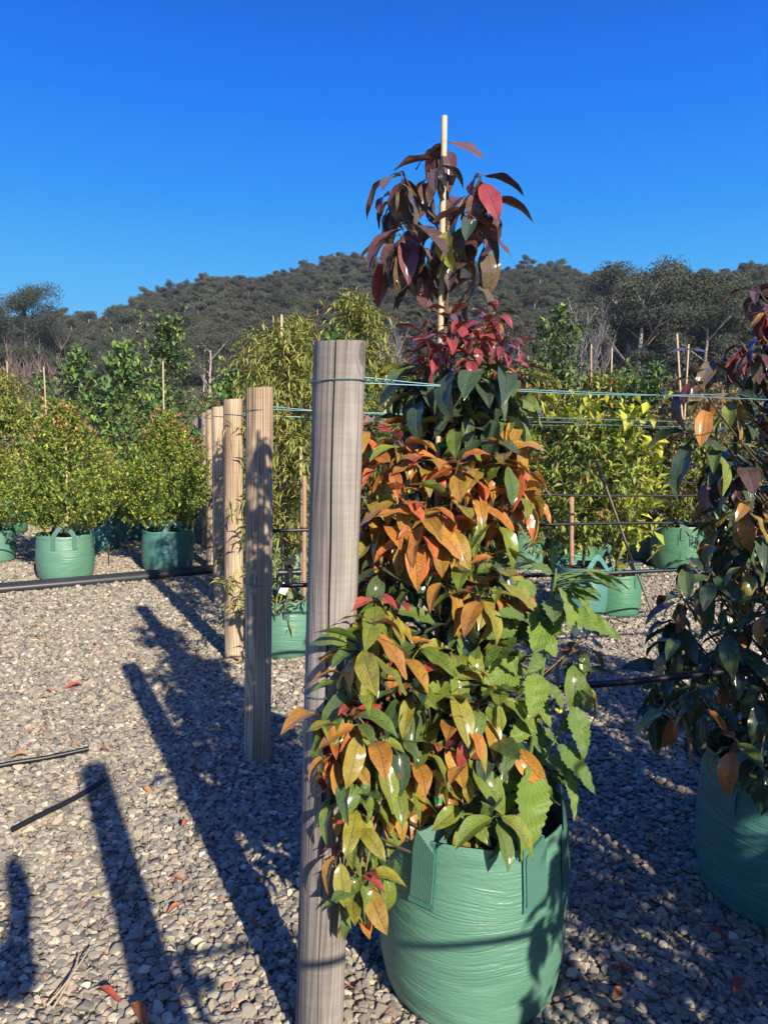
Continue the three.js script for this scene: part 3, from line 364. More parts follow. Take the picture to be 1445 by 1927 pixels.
// ---------------------------------------------------------------- the weed in the bag
{ const g = thing('weed', 'bright green weed with toothed leaves growing in the green bag', 'weed', at(975, 1575, 1.95).setY(.48)), f = rng(12), b = g.position;
  const weedGeo = (seed, wr) => { const q = rng(seed), mb = new MB(), rows = 26, cols = [-1, -.5, 0, .5, 1], fold = q.r(.03, .1), ba = q.r(.05, .3); for (let j = 0; j <= rows; j++) { const s = j / rows, tooth = (j % 2 ? .90 : 1.05) * (1 + .08 * Math.sin(j * 1.3 + seed)); const w = wr * Math.pow(Math.sin(Math.PI * Math.pow(s, .75)), .75) * (s > .03 ? tooth : 1) * (1 + .25 * Math.max(0, Math.cos((s - .3) * 9)) * .6); for (const t of cols) mb.v(t * Math.max(w, .006), -ba * s * s + fold * Math.abs(t) * Math.sin(Math.PI * s) + .010 * Math.sin(j * .9 + t * 3 + seed), .08 + .92 * s - (Math.abs(t) > .9 ? .02 : 0), null, .5 + t * .5, s); } for (let j = 0; j < rows; j++) for (let k = 0; k < 4; k++) { const a = j * 5 + k; mb.t(a, a + 5, a + 1); mb.t(a + 1, a + 5, a + 6); } mb.tube([V(0, 0, 0), V(0, 0, .1)], .012, 4, null, false); return mb.geo(); };
  const G = [weedGeo(1, .2), weedGeo(2, .26), weedGeo(3, .17), weedGeo(4, .3)];
  const stem = new THREE.CatmullRomCurve3([at(975, 1575, 1.95), at(1000, 1400, 1.9), at(1022, 1250, 1.88), at(1040, 1120, 1.9), at(1046, 1070, 1.92)].map(p => p.sub(b))), side = new THREE.CatmullRomCurve3([at(990, 1480, 1.93), at(1040, 1400, 1.9), at(1075, 1330, 1.9)].map(p => p.sub(b)));
  part('stem', tubeGeo(stem.getPoints(20), t => lerp(.007, .003, t), 7), GREENSTEM, g); part('stem', tubeGeo(side.getPoints(12), t => lerp(.005, .003, t), 6), GREENSTEM, g);
  const L = [[1003, 1425, 988, 1607, .08, 0, 1.1], [1045, 1395, 1132, 1505, .07, 0, .9], [1012, 1262, 1003, 1350, .09, 1, 1], [1048, 1148, 1166, 1196, .05, 2, 1.05], [1040, 1110, 1130, 1128, .02, 2, 1], [1025, 1130, 1000, 1205, .06, 0, 1], [975, 1245, 905, 1305, .05, 3, 1], [1075, 1320, 1100, 1420, .03, 0, 1.1], [1075, 1325, 1120, 1295, .06, 1, .8], [1060, 1440, 1085, 1545, .04, 2, 1], [1020, 1200, 1075, 1185, .08, 1, .8], [985, 1265, 940, 1240, .03, 3, .9], [1030, 1280, 1060, 1335, .07, 0, 1], [960, 1210, 905, 1160, .0, 1, 1], [1000, 1350, 960, 1400, .05, 1, 1], [1010, 1100, 960, 1120, .03, 1, 1], [1040, 1080, 1000, 1060, .0, 2, 1], [985, 1450, 930, 1490, .0, 3, 1], [1030, 1420, 1075, 1450, 0, 1, 1], [1020, 1230, 985, 1280, .08, 1, .7], [1000, 1310, 1040, 1365, .05, 1, 1], [970, 1490, 940, 1540, .03, 0, .9], [1050, 1370, 1095, 1355, 0, 3, 1], [1010, 1180, 1050, 1235, .02, 3, 1], [990, 1330, 935, 1345, 0, 3, 1], [1030, 1160, 980, 1175, .02, 3, 1]];
  L.forEach(([x0, y0, x1, y1, d, k, m], i) => { const A = at(x0, y0, 1.90 - d * .4), B = at(x1, y1, 1.90 - d - .03), dir = B.clone().sub(A), len = dir.length() * m; const o = part('leaf', G[k], WEEDLEAF[i % 3], g); o.position.copy(A).sub(b); o.quaternion.copy(place(dir, V(.35, .75, .75), f.g() * .35)); o.scale.setScalar(len); });
  for (let i = 0; i < 46; i++) { const t = .12 + .82 * ((i * .618) % 1), p = stem.getPoint(t), a = i * 2.4 + f.g() * .4, el = f.r(-.9, .35), dir = V(Math.cos(a) * Math.cos(el), Math.sin(el), Math.sin(a) * Math.cos(el) - .25), len = f.r(.09, .17) * (1.1 - .35 * t), out = V(Math.cos(a), .3, Math.sin(a) - .3).multiplyScalar(f.r(.0, .10)); const o = part('leaf', G[i % 4], WEEDLEAF[(i * 7) % 3], g); o.position.copy(p).add(out); o.quaternion.copy(place(dir, V(.2, 1, .4), f.g() * .5)); o.scale.setScalar(len); part('stalk', tubeGeo([p, p.clone().add(out)], .0022, 4), GREENSTEM, g); }
  const YEL = M({ color: col(.5, .42, .03), roughness: .7 }); for (const [x, y] of [[1008, 1195], [1012, 1200], [1052, 1338], [1048, 1335], [1034, 1150], [1040, 1145]]) { const p = at(x, y, 1.82).sub(b); part('flower', new THREE.IcosahedronGeometry(.008, 1).scale(1, .7, 1).translate(p.x, p.y, p.z), YEL, g); } }

// ---------------------------------------------------------------- the stock behind: small leaved shrubs in bags
function crownGeo(o) { // leaves on twigs through a crown; o.rad(t) radius over height, o.leaf [length, width], o.tone(f, t, outer)
  const f = rng(o.seed), mb = new MB(), tw = new MB();
  for (let k = 0; k < o.twigs; k++) { const t = Math.pow(f(), o.bias ?? .9), y = lerp(o.y0, o.y1, t), a = f() * 6.28, out = Math.pow(f(), .45), lump = .5 + .98 * fbm(Math.cos(a) * 1.7 + 7, Math.sin(a) * 1.7 + t * 3.2, o.seed, 2), R = o.rad(t) * lump, r = R * out; const e = V(Math.cos(a) * r, y + (out > .75 ? f.g() * .06 : 0), Math.sin(a) * r), el = o.up ?? .5;
    const d = V(Math.cos(a) * f.r(.5, 1), el + f.g() * .35, Math.sin(a) * f.r(.5, 1)).addScaledVector(V(f.g(), f.g(), f.g()), .35).normalize(), stray = f() < .07 && out > .6, len = o.twigLen * (stray ? 2.1 : f.r(.6, 1.3)); if (stray) e.addScaledVector(d, o.twigLen * .9); const s0 = e.clone().addScaledVector(d, -len); if (o.droop) { d.y -= o.droop; }
    const n = Math.round(o.per * f.r(.7, 1.2)), pts = []; for (let q = 0; q <= 4; q++) { const u = q / 4; pts.push(s0.clone().addScaledVector(d, len * u).add(V(0, o.droop ? -.4 * o.droop * len * u * u : 0, 0))); }
    if (k % (o.twigEvery ?? 3) === 0) tw.tube(pts, u => lerp(.0045, .0015, u) * (o.twigR ?? 1), 3, o.twigTone ?? [.14, .10, .05], false);
    for (let q = 0; q < n; q++) { const u = .15 + .85 * (q + f()) / n, b = s0.clone().addScaledVector(d, len * u).add(V(0, o.droop ? -.4 * o.droop * len * u * u : 0, 0)); const ld = d.clone().multiplyScalar(.55).addScaledVector(V(f.g(), f.g() + (o.hang ?? 0), f.g()), 1).normalize(); const L = o.leaf[0] * f.r(.65, 1.2), w = o.leaf[1] * f.r(.8, 1.15) * L / o.leaf[0];
      let sd = ld.clone().cross(V(f.g() * .5, 1, f.g() * .5)); if (sd.lengthSq() < .01) sd.set(1, 0, 0); sd.normalize(); const nn = sd.clone().cross(ld), c = o.tone(f, t, out, u); const m = b.clone().addScaledVector(ld, L * .5).addScaledVector(nn, .12 * L), tip = b.clone().addScaledVector(ld, L).addScaledVector(nn, -.06 * L);
      const p = [b, m.clone().addScaledVector(sd, w).addScaledVector(nn, .15 * w), tip, m.clone().addScaledVector(sd, -w).addScaledVector(nn, .15 * w), m.clone().addScaledVector(nn, -.1 * L)].map(v => mb.v(v.x, v.y, v.z, c)); mb.t(p[0], p[1], p[4]); mb.t(p[4], p[1], p[2]); mb.t(p[0], p[4], p[3]); mb.t(p[4], p[2], p[3]); } }
  return [mb.geo(), tw.geo()];
}
const vary = (f, c, k = .3) => { const m = 1.35 * (1 + f.g() * k), h = f.g() * .12; return [c[0] * m * (1 + h), c[1] * m, c[2] * m * (1 - h)]; };
const KINDS = {
  roundBush: { h: 1, make: s => crownGeo({ seed: s, twigs: 1250, per: 12, twigLen: .16, y0: .58, y1: 1.66, bias: 1.2, rad: t => .68 * Math.pow(Math.sin(Math.PI * (.16 + .60 * t)), .8) * (1 - .8 * t * t), leaf: [.040, .0115], up: .8, tone: (f, t, o, u) => o > .78 && u > .7 && f() < .7 * sstep(.4, .95, t) ? vary(f, [.36, .17, .07]) : f() < .28 ? vary(f, [.27, .28, .02]) : vary(f, [.13, .21, .016]) }) },
  glossyTall: { h: 1, make: s => crownGeo({ seed: s, twigs: 300, per: 7, twigLen: .28, y0: .5, y1: 2.75, rad: t => .78 * Math.pow(Math.sin(Math.PI * (.1 + .88 * t)), .6) * lerp(1, .6, t), leaf: [.115, .033], up: 1, twigR: 1.5, tone: (f, t) => f() < .25 ? vary(f, [.15, .23, .025]) : vary(f, [.055, .125, .025]) }) },
  willow: { h: 1, make: s => crownGeo({ seed: s, twigs: 430, per: 13, twigLen: .34, y0: .4, y1: 2.6, bias: .8, rad: t => .60 * (1 - .55 * t), leaf: [.105, .0075], up: .9, droop: .5, hang: -.5, twigTone: [.28, .16, .06], twigEvery: 2, tone: (f) => f() < .3 ? vary(f, [.26, .25, .05]) : vary(f, [.17, .20, .03]) }) },
  brightBush: { h: 1, make: s => crownGeo({ seed: s, twigs: 560, per: 9, twigLen: .2, y0: .64, y1: 1.72, rad: t => .58 * Math.pow(Math.sin(Math.PI * (.1 + .82 * t)), .65), leaf: [.085, .015], up: .5, hang: -.25, tone: (f, t, o) => f() < .06 ? vary(f, [.30, .13, .03]) : f() < .55 ? vary(f, [.19, .23, .022]) : vary(f, [.10, .155, .018]) }) },
  bronzeBush: { h: 1, make: s => crownGeo({ seed: s, twigs: 560, per: 10, twigLen: .22, y0: .6, y1: 1.9, rad: t => .55 * Math.pow(Math.sin(Math.PI * (.12 + .82 * t)), .6), leaf: [.055, .012], up: .8, tone: (f, t, o, u) => f() < .35 ? vary(f, [.20, .10, .05]) : f() < .5 ? vary(f, [.22, .17, .07]) : vary(f, [.10, .125, .03]) }) },
  yellowTips: { h: 1, make: s => crownGeo({ seed: s, twigs: 95, per: 8, twigLen: .3, y0: .6, y1: 2.2, rad: t => .5 * (1 - .3 * t), leaf: [.16, .034], up: 1.1, twigR: 1.6, tone: (f, t, o, u) => u > .5 ? vary(f, [.32, .34, .02], .2) : vary(f, [.15, .20, .02]) }) },
  darkSpire: { h: 1, make: s => crownGeo({ seed: s, twigs: 380, per: 9, twigLen: .26, y0: .4, y1: 3.0, rad: t => .75 * (1 - .65 * t), leaf: [.09, .024], up: .9, tone: (f) => f() < .15 ? vary(f, [.18, .24, .03]) : vary(f, [.055, .105, .026]) }) },
};
const protos = {};
function stock(kind, v, tone, label, group, stake) { // one plant of each kind and look, cloned afterwards
  const key = kind + v + tone + !!stake;
  const nm = { roundBush: 'potted_round_bush', glossyTall: 'potted_glossy_shrub', willow: 'potted_willow_shrub', brightBush: 'potted_bright_shrub', bronzeBush: 'potted_bronze_shrub', yellowTips: 'potted_yellow_shrub', darkSpire: 'potted_dark_shrub' }[kind];
  if (protos[key]) return copyOf(protos[key], label, group);
  const gk = kind + v; KINDS[gk] ??= KINDS[kind].make(200 + v * 17 + kind.length * 5);
  const g = thing(nm, label, 'shrub', V(0, 0, 0), group), f = rng(v * 5 + 3), top = { roundBush: 1.2, glossyTall: 2.3, willow: 2.2, brightBush: 1.4, bronzeBush: 1.5, yellowTips: 1.9, darkSpire: 2.6 }[kind];
  addBag(g, .262, .44, tone, v + 11, [[1.35, .36, .03, .11, .12, .042, false], [4.4, .36, .03, .10, .12, .042, false], [-.1, .3, .02, .1, .12, .042, false]], 40, 20);
  part('trunk', tubeGeo([V(0, .36, 0), V(.02, .36 + (top - .36) * .3, .01), V(-.02, .36 + (top - .36) * .65, -.01), V(.01, top, .01)], t => lerp(.016, .005, t), 7), kind === 'willow' ? TWIG : STEM, g);
  const [lv, tw] = KINDS[gk]; const fo = part('foliage', lv, FOL, g); fo.userData.kind = 'stuff'; const w = part('twigs', tw, M({ vertexColors: true, roughness: .8 }), g); w.userData.kind = 'stuff';
  if (stake) part('stake', tubeGeo([V(.04, .36, .05), V(.05, top + .35, .06)], .010, 7), BAMBOO, g);
  return protos[key] = g;
}
let nst = 0;
function put(kind, v, tone, pos, s, label, group, stake, sy = 1) { const g = stock(kind, v, tone, label, group, stake); g.position.copy(pos); g.position.y = 0; g.scale.set(s, s * sy, s); g.rotation.y = (nst++ * 2.399) % 6.28; if (label && !group) delete g.userData.group; return g; }
const gp = (px, py, extra = .25) => { const p = onGround(px, py); return p.multiplyScalar(1 + extra / Math.hypot(p.x, p.z)); };
// near ones, each placed by where its bag stands
put('roundBush', 0, 'green', gp(125, 1097), 1.08, 'round bush with pink tips in a bright green bag beside the ground pipe', null, true).rotation.y = .15;
put('roundBush', 1, 'teal', gp(317, 1080), 1.05, 'round bush in a teal bag crossed by a post shadow', null).rotation.y = .3;
put('roundBush', 1, 'green', gp(-8, 1066, .35), .85, 'round bush at the edge in a shaded green bag', null);
put('roundBush', 0, 'teal', gp(196, 1046, .5), .78, 'round bush behind the bright green bag', null);
put('willow', 0, 'green', gp(540, 1246), .92, 'willow leaved shrub in a green bag between the cracked post and the striped post', null, true, 1.02);
put('willow', 1, 'green', gp(545, 1125), 1.1, 'second willow leaved shrub behind the bag beside the black tap', null);
put('brightBush', 0, 'teal', gp(1090, 1165), 1.0, 'yellow green shrub in a teal bag with an arched handle', null).rotation.y = .1;
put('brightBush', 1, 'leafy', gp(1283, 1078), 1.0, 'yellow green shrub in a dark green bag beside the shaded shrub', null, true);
put('brightBush', 1, 'green', gp(1130, 1052), 1.0, 'yellow green shrub in a green bag behind the teal bag', null);
put('glossyTall', 0, 'teal', gp(850, 1155), .62, 'small glossy shrub in a pale teal bag behind the orange leaved shrub', null);
put('brightBush', 0, 'green', gp(985, 1075), .95, 'yellow green shrub in a green bag behind the orange leaved shrub', null);
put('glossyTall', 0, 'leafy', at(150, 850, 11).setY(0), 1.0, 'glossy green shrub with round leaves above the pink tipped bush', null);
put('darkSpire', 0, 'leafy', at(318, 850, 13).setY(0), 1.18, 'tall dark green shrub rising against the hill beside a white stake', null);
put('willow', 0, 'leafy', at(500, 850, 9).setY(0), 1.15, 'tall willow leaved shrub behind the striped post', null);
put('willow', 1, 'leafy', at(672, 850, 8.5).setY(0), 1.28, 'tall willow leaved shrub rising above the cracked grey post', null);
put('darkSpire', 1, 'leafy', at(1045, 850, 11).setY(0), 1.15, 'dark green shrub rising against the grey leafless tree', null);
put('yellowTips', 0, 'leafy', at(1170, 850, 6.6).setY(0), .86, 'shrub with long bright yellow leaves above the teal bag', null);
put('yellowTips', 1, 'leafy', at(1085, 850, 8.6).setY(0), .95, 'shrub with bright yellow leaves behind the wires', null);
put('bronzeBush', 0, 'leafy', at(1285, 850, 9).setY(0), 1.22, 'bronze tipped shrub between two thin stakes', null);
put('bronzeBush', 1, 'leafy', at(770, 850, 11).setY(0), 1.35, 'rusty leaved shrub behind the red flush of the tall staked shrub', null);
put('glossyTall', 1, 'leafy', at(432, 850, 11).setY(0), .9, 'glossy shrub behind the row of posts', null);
put('brightBush', 0, 'green', gp(1185, 1046), 1.05, 'yellow green shrub beside the short thick pipes', null);
put('willow', 1, 'green', at(1000, 850, 9).setY(0), 1.0, 'willow leaved shrub behind the black bracket', null);
put('brightBush', 1, 'teal', at(1130, 850, 10.2).setY(0), 1.4, 'large yellow green shrub under the two pale stakes', null);
put('glossyTall', 0, 'green', at(1225, 850, 9.6).setY(0), .92, 'glossy green shrub between the yellow leaved shrub and the crossing stakes', null);
put('brightBush', 0, 'leafy', at(900, 850, 9.4).setY(0), 1.3, 'large yellow green shrub hidden behind the tall staked shrub', null);
{ // stock filling the rows farther back
  const f = rng(909), spots = [], GR = 'nursery stock in the rows behind'; const L = { brightBush: 'yellow green bushy shrub in the rows behind', bronzeBush: 'bronze and green shrub in the rows behind', willow: 'willow leaved shrub in the rows behind', glossyTall: 'glossy green shrub in the rows behind', darkSpire: 'dark green shrub in the rows behind', roundBush: 'round small leaved bush in the rows behind', yellowTips: 'yellow leaved shrub in the rows behind' };
  for (let k = 0; k < 900 && spots.length < 105; k++) { const z = 7.2 + 21 * Math.pow(f(), 1.25), px = f.r(-140, 1580), x = (px - W / 2) / FOC * z; const aisle = px > 335 && px < 465 && z < 14; if (aisle || (px < 400 && z < 9.6) || (px > 930 && px < 1400 && z < 8.6)) continue; if (spots.some(q => Math.hypot(q[0] - x, q[1] - z) < 1.25)) continue; spots.push([x, z, px]); }
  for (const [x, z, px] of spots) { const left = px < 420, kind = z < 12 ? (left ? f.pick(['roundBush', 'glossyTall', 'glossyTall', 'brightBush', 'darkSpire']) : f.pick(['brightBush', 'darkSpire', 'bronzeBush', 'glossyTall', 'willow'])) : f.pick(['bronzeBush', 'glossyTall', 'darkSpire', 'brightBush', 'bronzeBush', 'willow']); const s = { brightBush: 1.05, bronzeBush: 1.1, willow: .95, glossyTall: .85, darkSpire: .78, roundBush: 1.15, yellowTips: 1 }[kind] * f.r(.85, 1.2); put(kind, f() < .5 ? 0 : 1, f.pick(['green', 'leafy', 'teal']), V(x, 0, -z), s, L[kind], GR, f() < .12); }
}
// loose canes
function cane(a, b, label, r = .009, mat = BAMBOO) { const m = part('garden_cane', tubeGeo(bend(a, b, .01, 6), r, 8), mat); return tag(m, label, 'cane', 'canes standing among the plants'); }
cane(at(1122, 870, 3.3), onGround(1226, 1152), 'thin grey cane leaning between the teal bag and the shaded shrub', .0085, M({ color: col(.30, .25, .19), roughness: .8 }));
cane(at(1075, 935, 6.2), at(1075, 1062, 6.2), 'thick brown cane in the teal bag with the arched handle', .021, CANE);
cane(at(573, 895, 4.9), at(572, 1120, 4.9), 'brown cane beside the cracked grey post', .016, CANE);
cane(at(566, 840, 5.0), at(567, 1110, 5.0), 'pale cane beside the brown cane next to the cracked post', .009);
cane(at(307, 680, 9), at(309, 790, 9), 'white stake in front of the tall dark shrub', .009); cane(at(83, 690, 9.5), at(88, 790, 9.5), 'white stake left standing beside the glossy round leaved shrub', .008);
cane(at(727, 690, 6.5), at(724, 800, 6.5), 'thin pale stake just behind the cracked grey post', .008); cane(at(1112, 648, 10), at(1112, 790, 10), 'pale stake in front of the grey leafless tree', .009); cane(at(1151, 655, 10), at(1147, 790, 10), 'pale stake beside the one in front of the leafless tree', .011);
cane(at(1273, 628, 7), at(1283, 790, 7), 'thicker of two crossing stakes above the bronze tipped shrub', .010); cane(at(1295, 648, 7), at(1287, 790, 7), 'thinner of two crossing stakes above the bronze tipped shrub', .008); cane(at(205, 1025, 8.1), onGround(205, 1062), 'short brown stick standing in the gravel between two bags', .008, CANE);
{ const p = at(535, 1108, 4.95), g = part('plant_tag', new THREE.PlaneGeometry(.05, .075, 3, 3).rotateX(-.5).rotateZ(-.4), M({ color: col(.7, .72, .75), roughness: .4, side: THREE.DoubleSide })); { const q = g.geometry.attributes.position; for (let i = 0; i < q.count; i++) q.setZ(i, q.getZ(i) + 6 * q.getX(i) * q.getX(i)); g.geometry.computeVertexNormals(); } g.position.copy(p); tag(g, 'white plant tag tucked in the bag beside the black tap', 'tag'); }

// ---------------------------------------------------------------- hill, forest and far trees
const elev = (() => { const T = [[-900, 5], [-300, 6.2], [0, 7.2], [190, 8.0], [300, 9.9], [420, 11.1], [520, 11.9], [650, 12.9], [760, 12.7], [1000, 12.4], [1100, 11.8], [1300, 11.6], [1445, 12], [2200, 11]]; return px => { let k = 0; while (k < T.length - 2 && px > T[k + 1][0]) k++; const t = clamp((px - T[k][0]) / (T[k + 1][0] - T[k][0])); return lerp(T[k][1], T[k + 1][1], t * t * (3 - 2 * t)); }; })();
const hillY = (px, r) => { const top = 230 * Math.tan((elev(px) - .6) * Math.PI / 180) - 5.5; return -1.2 + (top + 1.2) * Math.pow(sstep(48, 245, r), .85) + 2.5 * (fbm(px * .01, r * .03, 4, 3) - .5) * sstep(50, 100, r); };
const polar = (px, r) => { const a = Math.atan((px - W / 2) / FOC); return V(Math.sin(a) * r, 0, -Math.cos(a) * r); };
{ const mb = new MB(), nA = 70, nR = 40; for (let j = 0; j <= nR; j++) for (let k = 0; k <= nA; k++) { const px = lerp(-1300, 2700, k / nA), r = lerp(44, 420, j / nR), p = polar(px, r); mb.v(p.x, hillY(px, r), p.z, null, p.x, p.z); } for (let j = 0; j < nR; j++) for (let k = 0; k < nA; k++) { const a = j * (nA + 1) + k; mb.t(a, a + 1, a + nA + 1); mb.t(a + 1, a + nA + 2, a + nA + 1); } structure('hill', mb.geo(), M({ color: col(.06, .06, .035), roughness: 1 })); }
function leafClumps(mb, f, centers, per, R, flat, size, tones) { for (const c of centers) { const cr = R * f.r(.7, 1.25), ct = f.pick(tones), k0 = f.r(.75, 1.25); for (let q = 0; q < per; q++) { const d = V(f.g(), f.g(), f.g()).normalize().multiplyScalar(Math.pow(f(), .4)); const p = V(c.x + d.x * cr, c.y + d.y * cr * flat, c.z + d.z * cr), a = V(f.g(), f.g() - .3, f.g()).normalize(), b = a.clone().cross(V(f.g(), f.g(), f.g())).normalize(), L = size * f.r(.6, 1.3), w = L * .32, k = k0 * f.r(.75, 1.25), t = ct.map(x => x * k); const v = [p.clone().addScaledVector(a, -L / 2), p.clone().addScaledVector(b, w), p.clone().addScaledVector(a, L / 2), p.clone().addScaledVector(b, -w)].map(u => mb.v(u.x, u.y, u.z, t)); mb.t(v[0], v[1], v[2]); mb.t(v[0], v[2], v[3]); } } }
const GUMTONE = [[.058, .070, .04], [.048, .062, .04], [.074, .076, .046], [.04, .052, .034]];
function gumParts(seed, h, o = {}) { // trunk, limbs and clumped crown
  const f = rng(seed), limbs = [], tips = [], lean = (o.lean ?? f.g()) * .06; const trunk = []; for (let k = 0; k <= 8; k++) { const t = k / 8; trunk.push(V(lean * h * t + f.g() * .012 * h * t, h * .86 * t, f.g() * .012 * h * t)); }
  const nl = o.limbs ?? 9; for (let k = 0; k < nl; k++) { const t = lerp(o.from ?? .3, .98, k / (nl - 1)), b = trunk[Math.floor(t * 7.99)].clone().lerp(trunk[Math.ceil(t * 7.99)], (t * 7.99) % 1), a = k * 2.4 + f.g() * .5, L = h * lerp(o.spread ?? .30, .14, t) * f.r(.75, 1.25), up = f.r(.6, 1.1); const e = b.clone().add(V(Math.cos(a) * L, L * up, Math.sin(a) * L)), m = b.clone().lerp(e, .5).add(V(0, -.1 * L, 0)).addScaledVector(V(f.g(), f.g(), f.g()), .06 * L); const pts = new THREE.QuadraticBezierCurve3(b, m, e).getPoints(6); limbs.push([pts, h * .011 * (1 - .5 * t)]); tips.push(e);
    for (let q = 0; q < 3; q++) { const u = f.r(.45, .9), s = pts[Math.floor(u * 6)], a2 = a + f.r(-1.2, 1.2), L2 = L * f.r(.35, .6), e2 = s.clone().add(V(Math.cos(a2) * L2, L2 * f.r(.4, 1.2), Math.sin(a2) * L2)); limbs.push([[s, s.clone().lerp(e2, .5).add(V(f.g() * .1, f.g() * .1, 0)), e2], h * .005]); tips.push(e2); } }
  tips.push(trunk[8].clone().add(V(0, h * .06, 0))); const mb = new MB(); const c2 = []; for (const t of tips) { c2.push(t); for (let q = 0; q < (o.extra ?? 1); q++) c2.push(t.clone().add(V(f.g() * h * .07, f.g() * h * .035, f.g() * h * .07))); }
  leafClumps(mb, f, c2, Math.round((o.per ?? 55) * (o.size ? 1 : 2.7)), h * (o.clump ?? .085), o.flat ?? .55, o.size ?? .19, o.tones ?? GUMTONE); return { trunk, limbs, crown: mb.geo(), h };
}
function buildTree(name, label, group, P, bark) { const g = thing(name, label, 'tree', null, group); part('trunk', tubeGeo(P.trunk, t => P.h * lerp(.020, .007, t), 7), bark, g); for (const [pts, r] of P.limbs) part('limb', tubeGeo(pts, t => r * lerp(1, .4, t), 4, false), bark, g); const c = part('crown', P.crown, FARFOL, g); c.userData.kind = 'stuff'; return g; }
{ // trees along the foot of the hill
  const A = buildTree('gum_tree', 'gum tree with a domed crown on the skyline', 'gum trees at the foot of the hill', gumParts(1, 17, { spread: .32, per: 95 }), GUMBARK), B = buildTree('gum_tree', 'gum tree with pale bare limbs in front of the dark forest', 'gum trees at the foot of the hill', gumParts(2, 15, { spread: .36, per: 45, from: .25, limbs: 11 }), GUMBARK), C = buildTree('gum_tree', 'dense dark gum tree in the line below the hill', 'gum trees at the foot of the hill', gumParts(3, 14, { spread: .34, per: 110, from: .2, extra: 2, tones: [[.03, .042, .02], [.04, .05, .024]] }), DARKBARK);
  const D = buildTree('skyline_tree', 'conical dark tree standing highest on the low end of the ridge', null, gumParts(4, 17, { lean: 0, spread: .24, per: 120, from: .28, limbs: 12, flat: .8, tones: [[.03, .045, .03], [.035, .05, .035]] }), DARKBARK);
  const used = new Set(), setT = (T, px, r, s, sy = 1) => { const o = used.has(T) ? copyOf(T) : T; used.add(T); const p = polar(px, r); o.position.set(p.x, Math.max(-.1, hillY(px, r) - .2), p.z); o.scale.set(s, s * sy, s); o.rotation.y = px * .37; };
  setT(D, 55, 92, .84); 
  for (const [T, px, r, s, sy] of [[A, 1165, 70, .93, 1], [A, 1228, 72, .74, 1.28], [A, 1330, 66, .86, 1.0], [A, 1420, 70, .8, 1], [A, 1105, 78, .8, 1], [B, 1310, 54, .68, 1], [B, 1190, 56, .86, 1], [B, 1395, 54, .66, 1], [C, 1240, 58, .92, 1], [C, 1140, 62, .85, 1], [C, 1350, 60, .88, 1], [C, 1290, 62, .9, 1], [C, 1440, 58, .85, 1], [C, 1060, 66, .72, 1], [A, 150, 92, .58, .95], [A, 205, 96, .56, 1], [C, 0, 80, .52, 1], [C, 100, 76, .5, 1], [C, 165, 80, .48, 1], [B, 250, 60, .58, 1], [B, 395, 64, .62, 1], [C, 330, 70, .5, 1], [C, -60, 84, .65, 1], [C, 240, 78, .55, 1], [B, 460, 66, .5, 1], [B, 620, 70, .5, 1], [C, 960, 66, .58, 1], [B, 1010, 62, .6, 1], [C, 1500, 62, .8, 1], [A, 1520, 70, .8, 1]]) setT(T, px, r, s, sy);
}
{ // the forest on the hillside, one mass
  const f = rng(404), root = thing('hillside_forest', 'dark eucalypt forest covering the hillside', 'forest'); root.userData.kind = 'stuff'; const K = 8, per = [...Array(K)].map(() => []);
  for (let r = 92; r < 290; r += 2.7) for (let px = -400; px < 1850; px += 3.0 / r * FOC * f.r(.85, 1.25)) per[Math.floor(f() * K)].push([px + f.g() * 2 / r * FOC, r + f.g() * 2.6]);
  per.forEach((L, q) => { const P = gumParts(20 + q, q % 2 ? 12 : 9.5, { limbs: q % 2 ? 5 : 7, per: q % 2 ? 75 : 90, extra: 2, size: .30, clump: q % 2 ? .085 : .13, flat: q % 3 ? .6 : .85, spread: q % 2 ? .2 : .32, from: q % 2 ? .6 : .4, tones: [GUMTONE[q % 4], GUMTONE[(q + 1) % 4], [.06, .058, .03]] }), tm = new MB(); tm.tube(P.trunk, t => lerp(.2, .08, t), 4, [.36, .32, .27], false); for (const [pts, rr] of P.limbs.filter((_, k) => k % 4 === 0)) tm.tube([pts[0], pts[3], pts[pts.length - 1]], rr * .9, 3, [.36, .32, .27], false);
    const g = mergeGeometries([P.crown, tm.geo()]), m = new THREE.InstancedMesh(g, FARFOL, L.length), o = new THREE.Object3D(); m.name = 'trees'; m.userData.kind = 'stuff'; m.castShadow = m.receiveShadow = true;
    L.forEach(([px, r], i) => { const p = polar(px, r), s = f.r(.34, .68); o.position.set(p.x, hillY(px, r) - .4, p.z); o.rotation.set(0, f() * 6.28, 0); o.scale.set(s * f.r(.9, 1.2), s * f.r(.85, 1.15), s); o.updateMatrix(); m.setMatrixAt(i, o.matrix); const k = f.r(.6, 1.35); m.setColorAt(i, col(k * f.r(.85, 1.15), k, k * f.r(.8, 1.15))); }); root.add(m); });
}
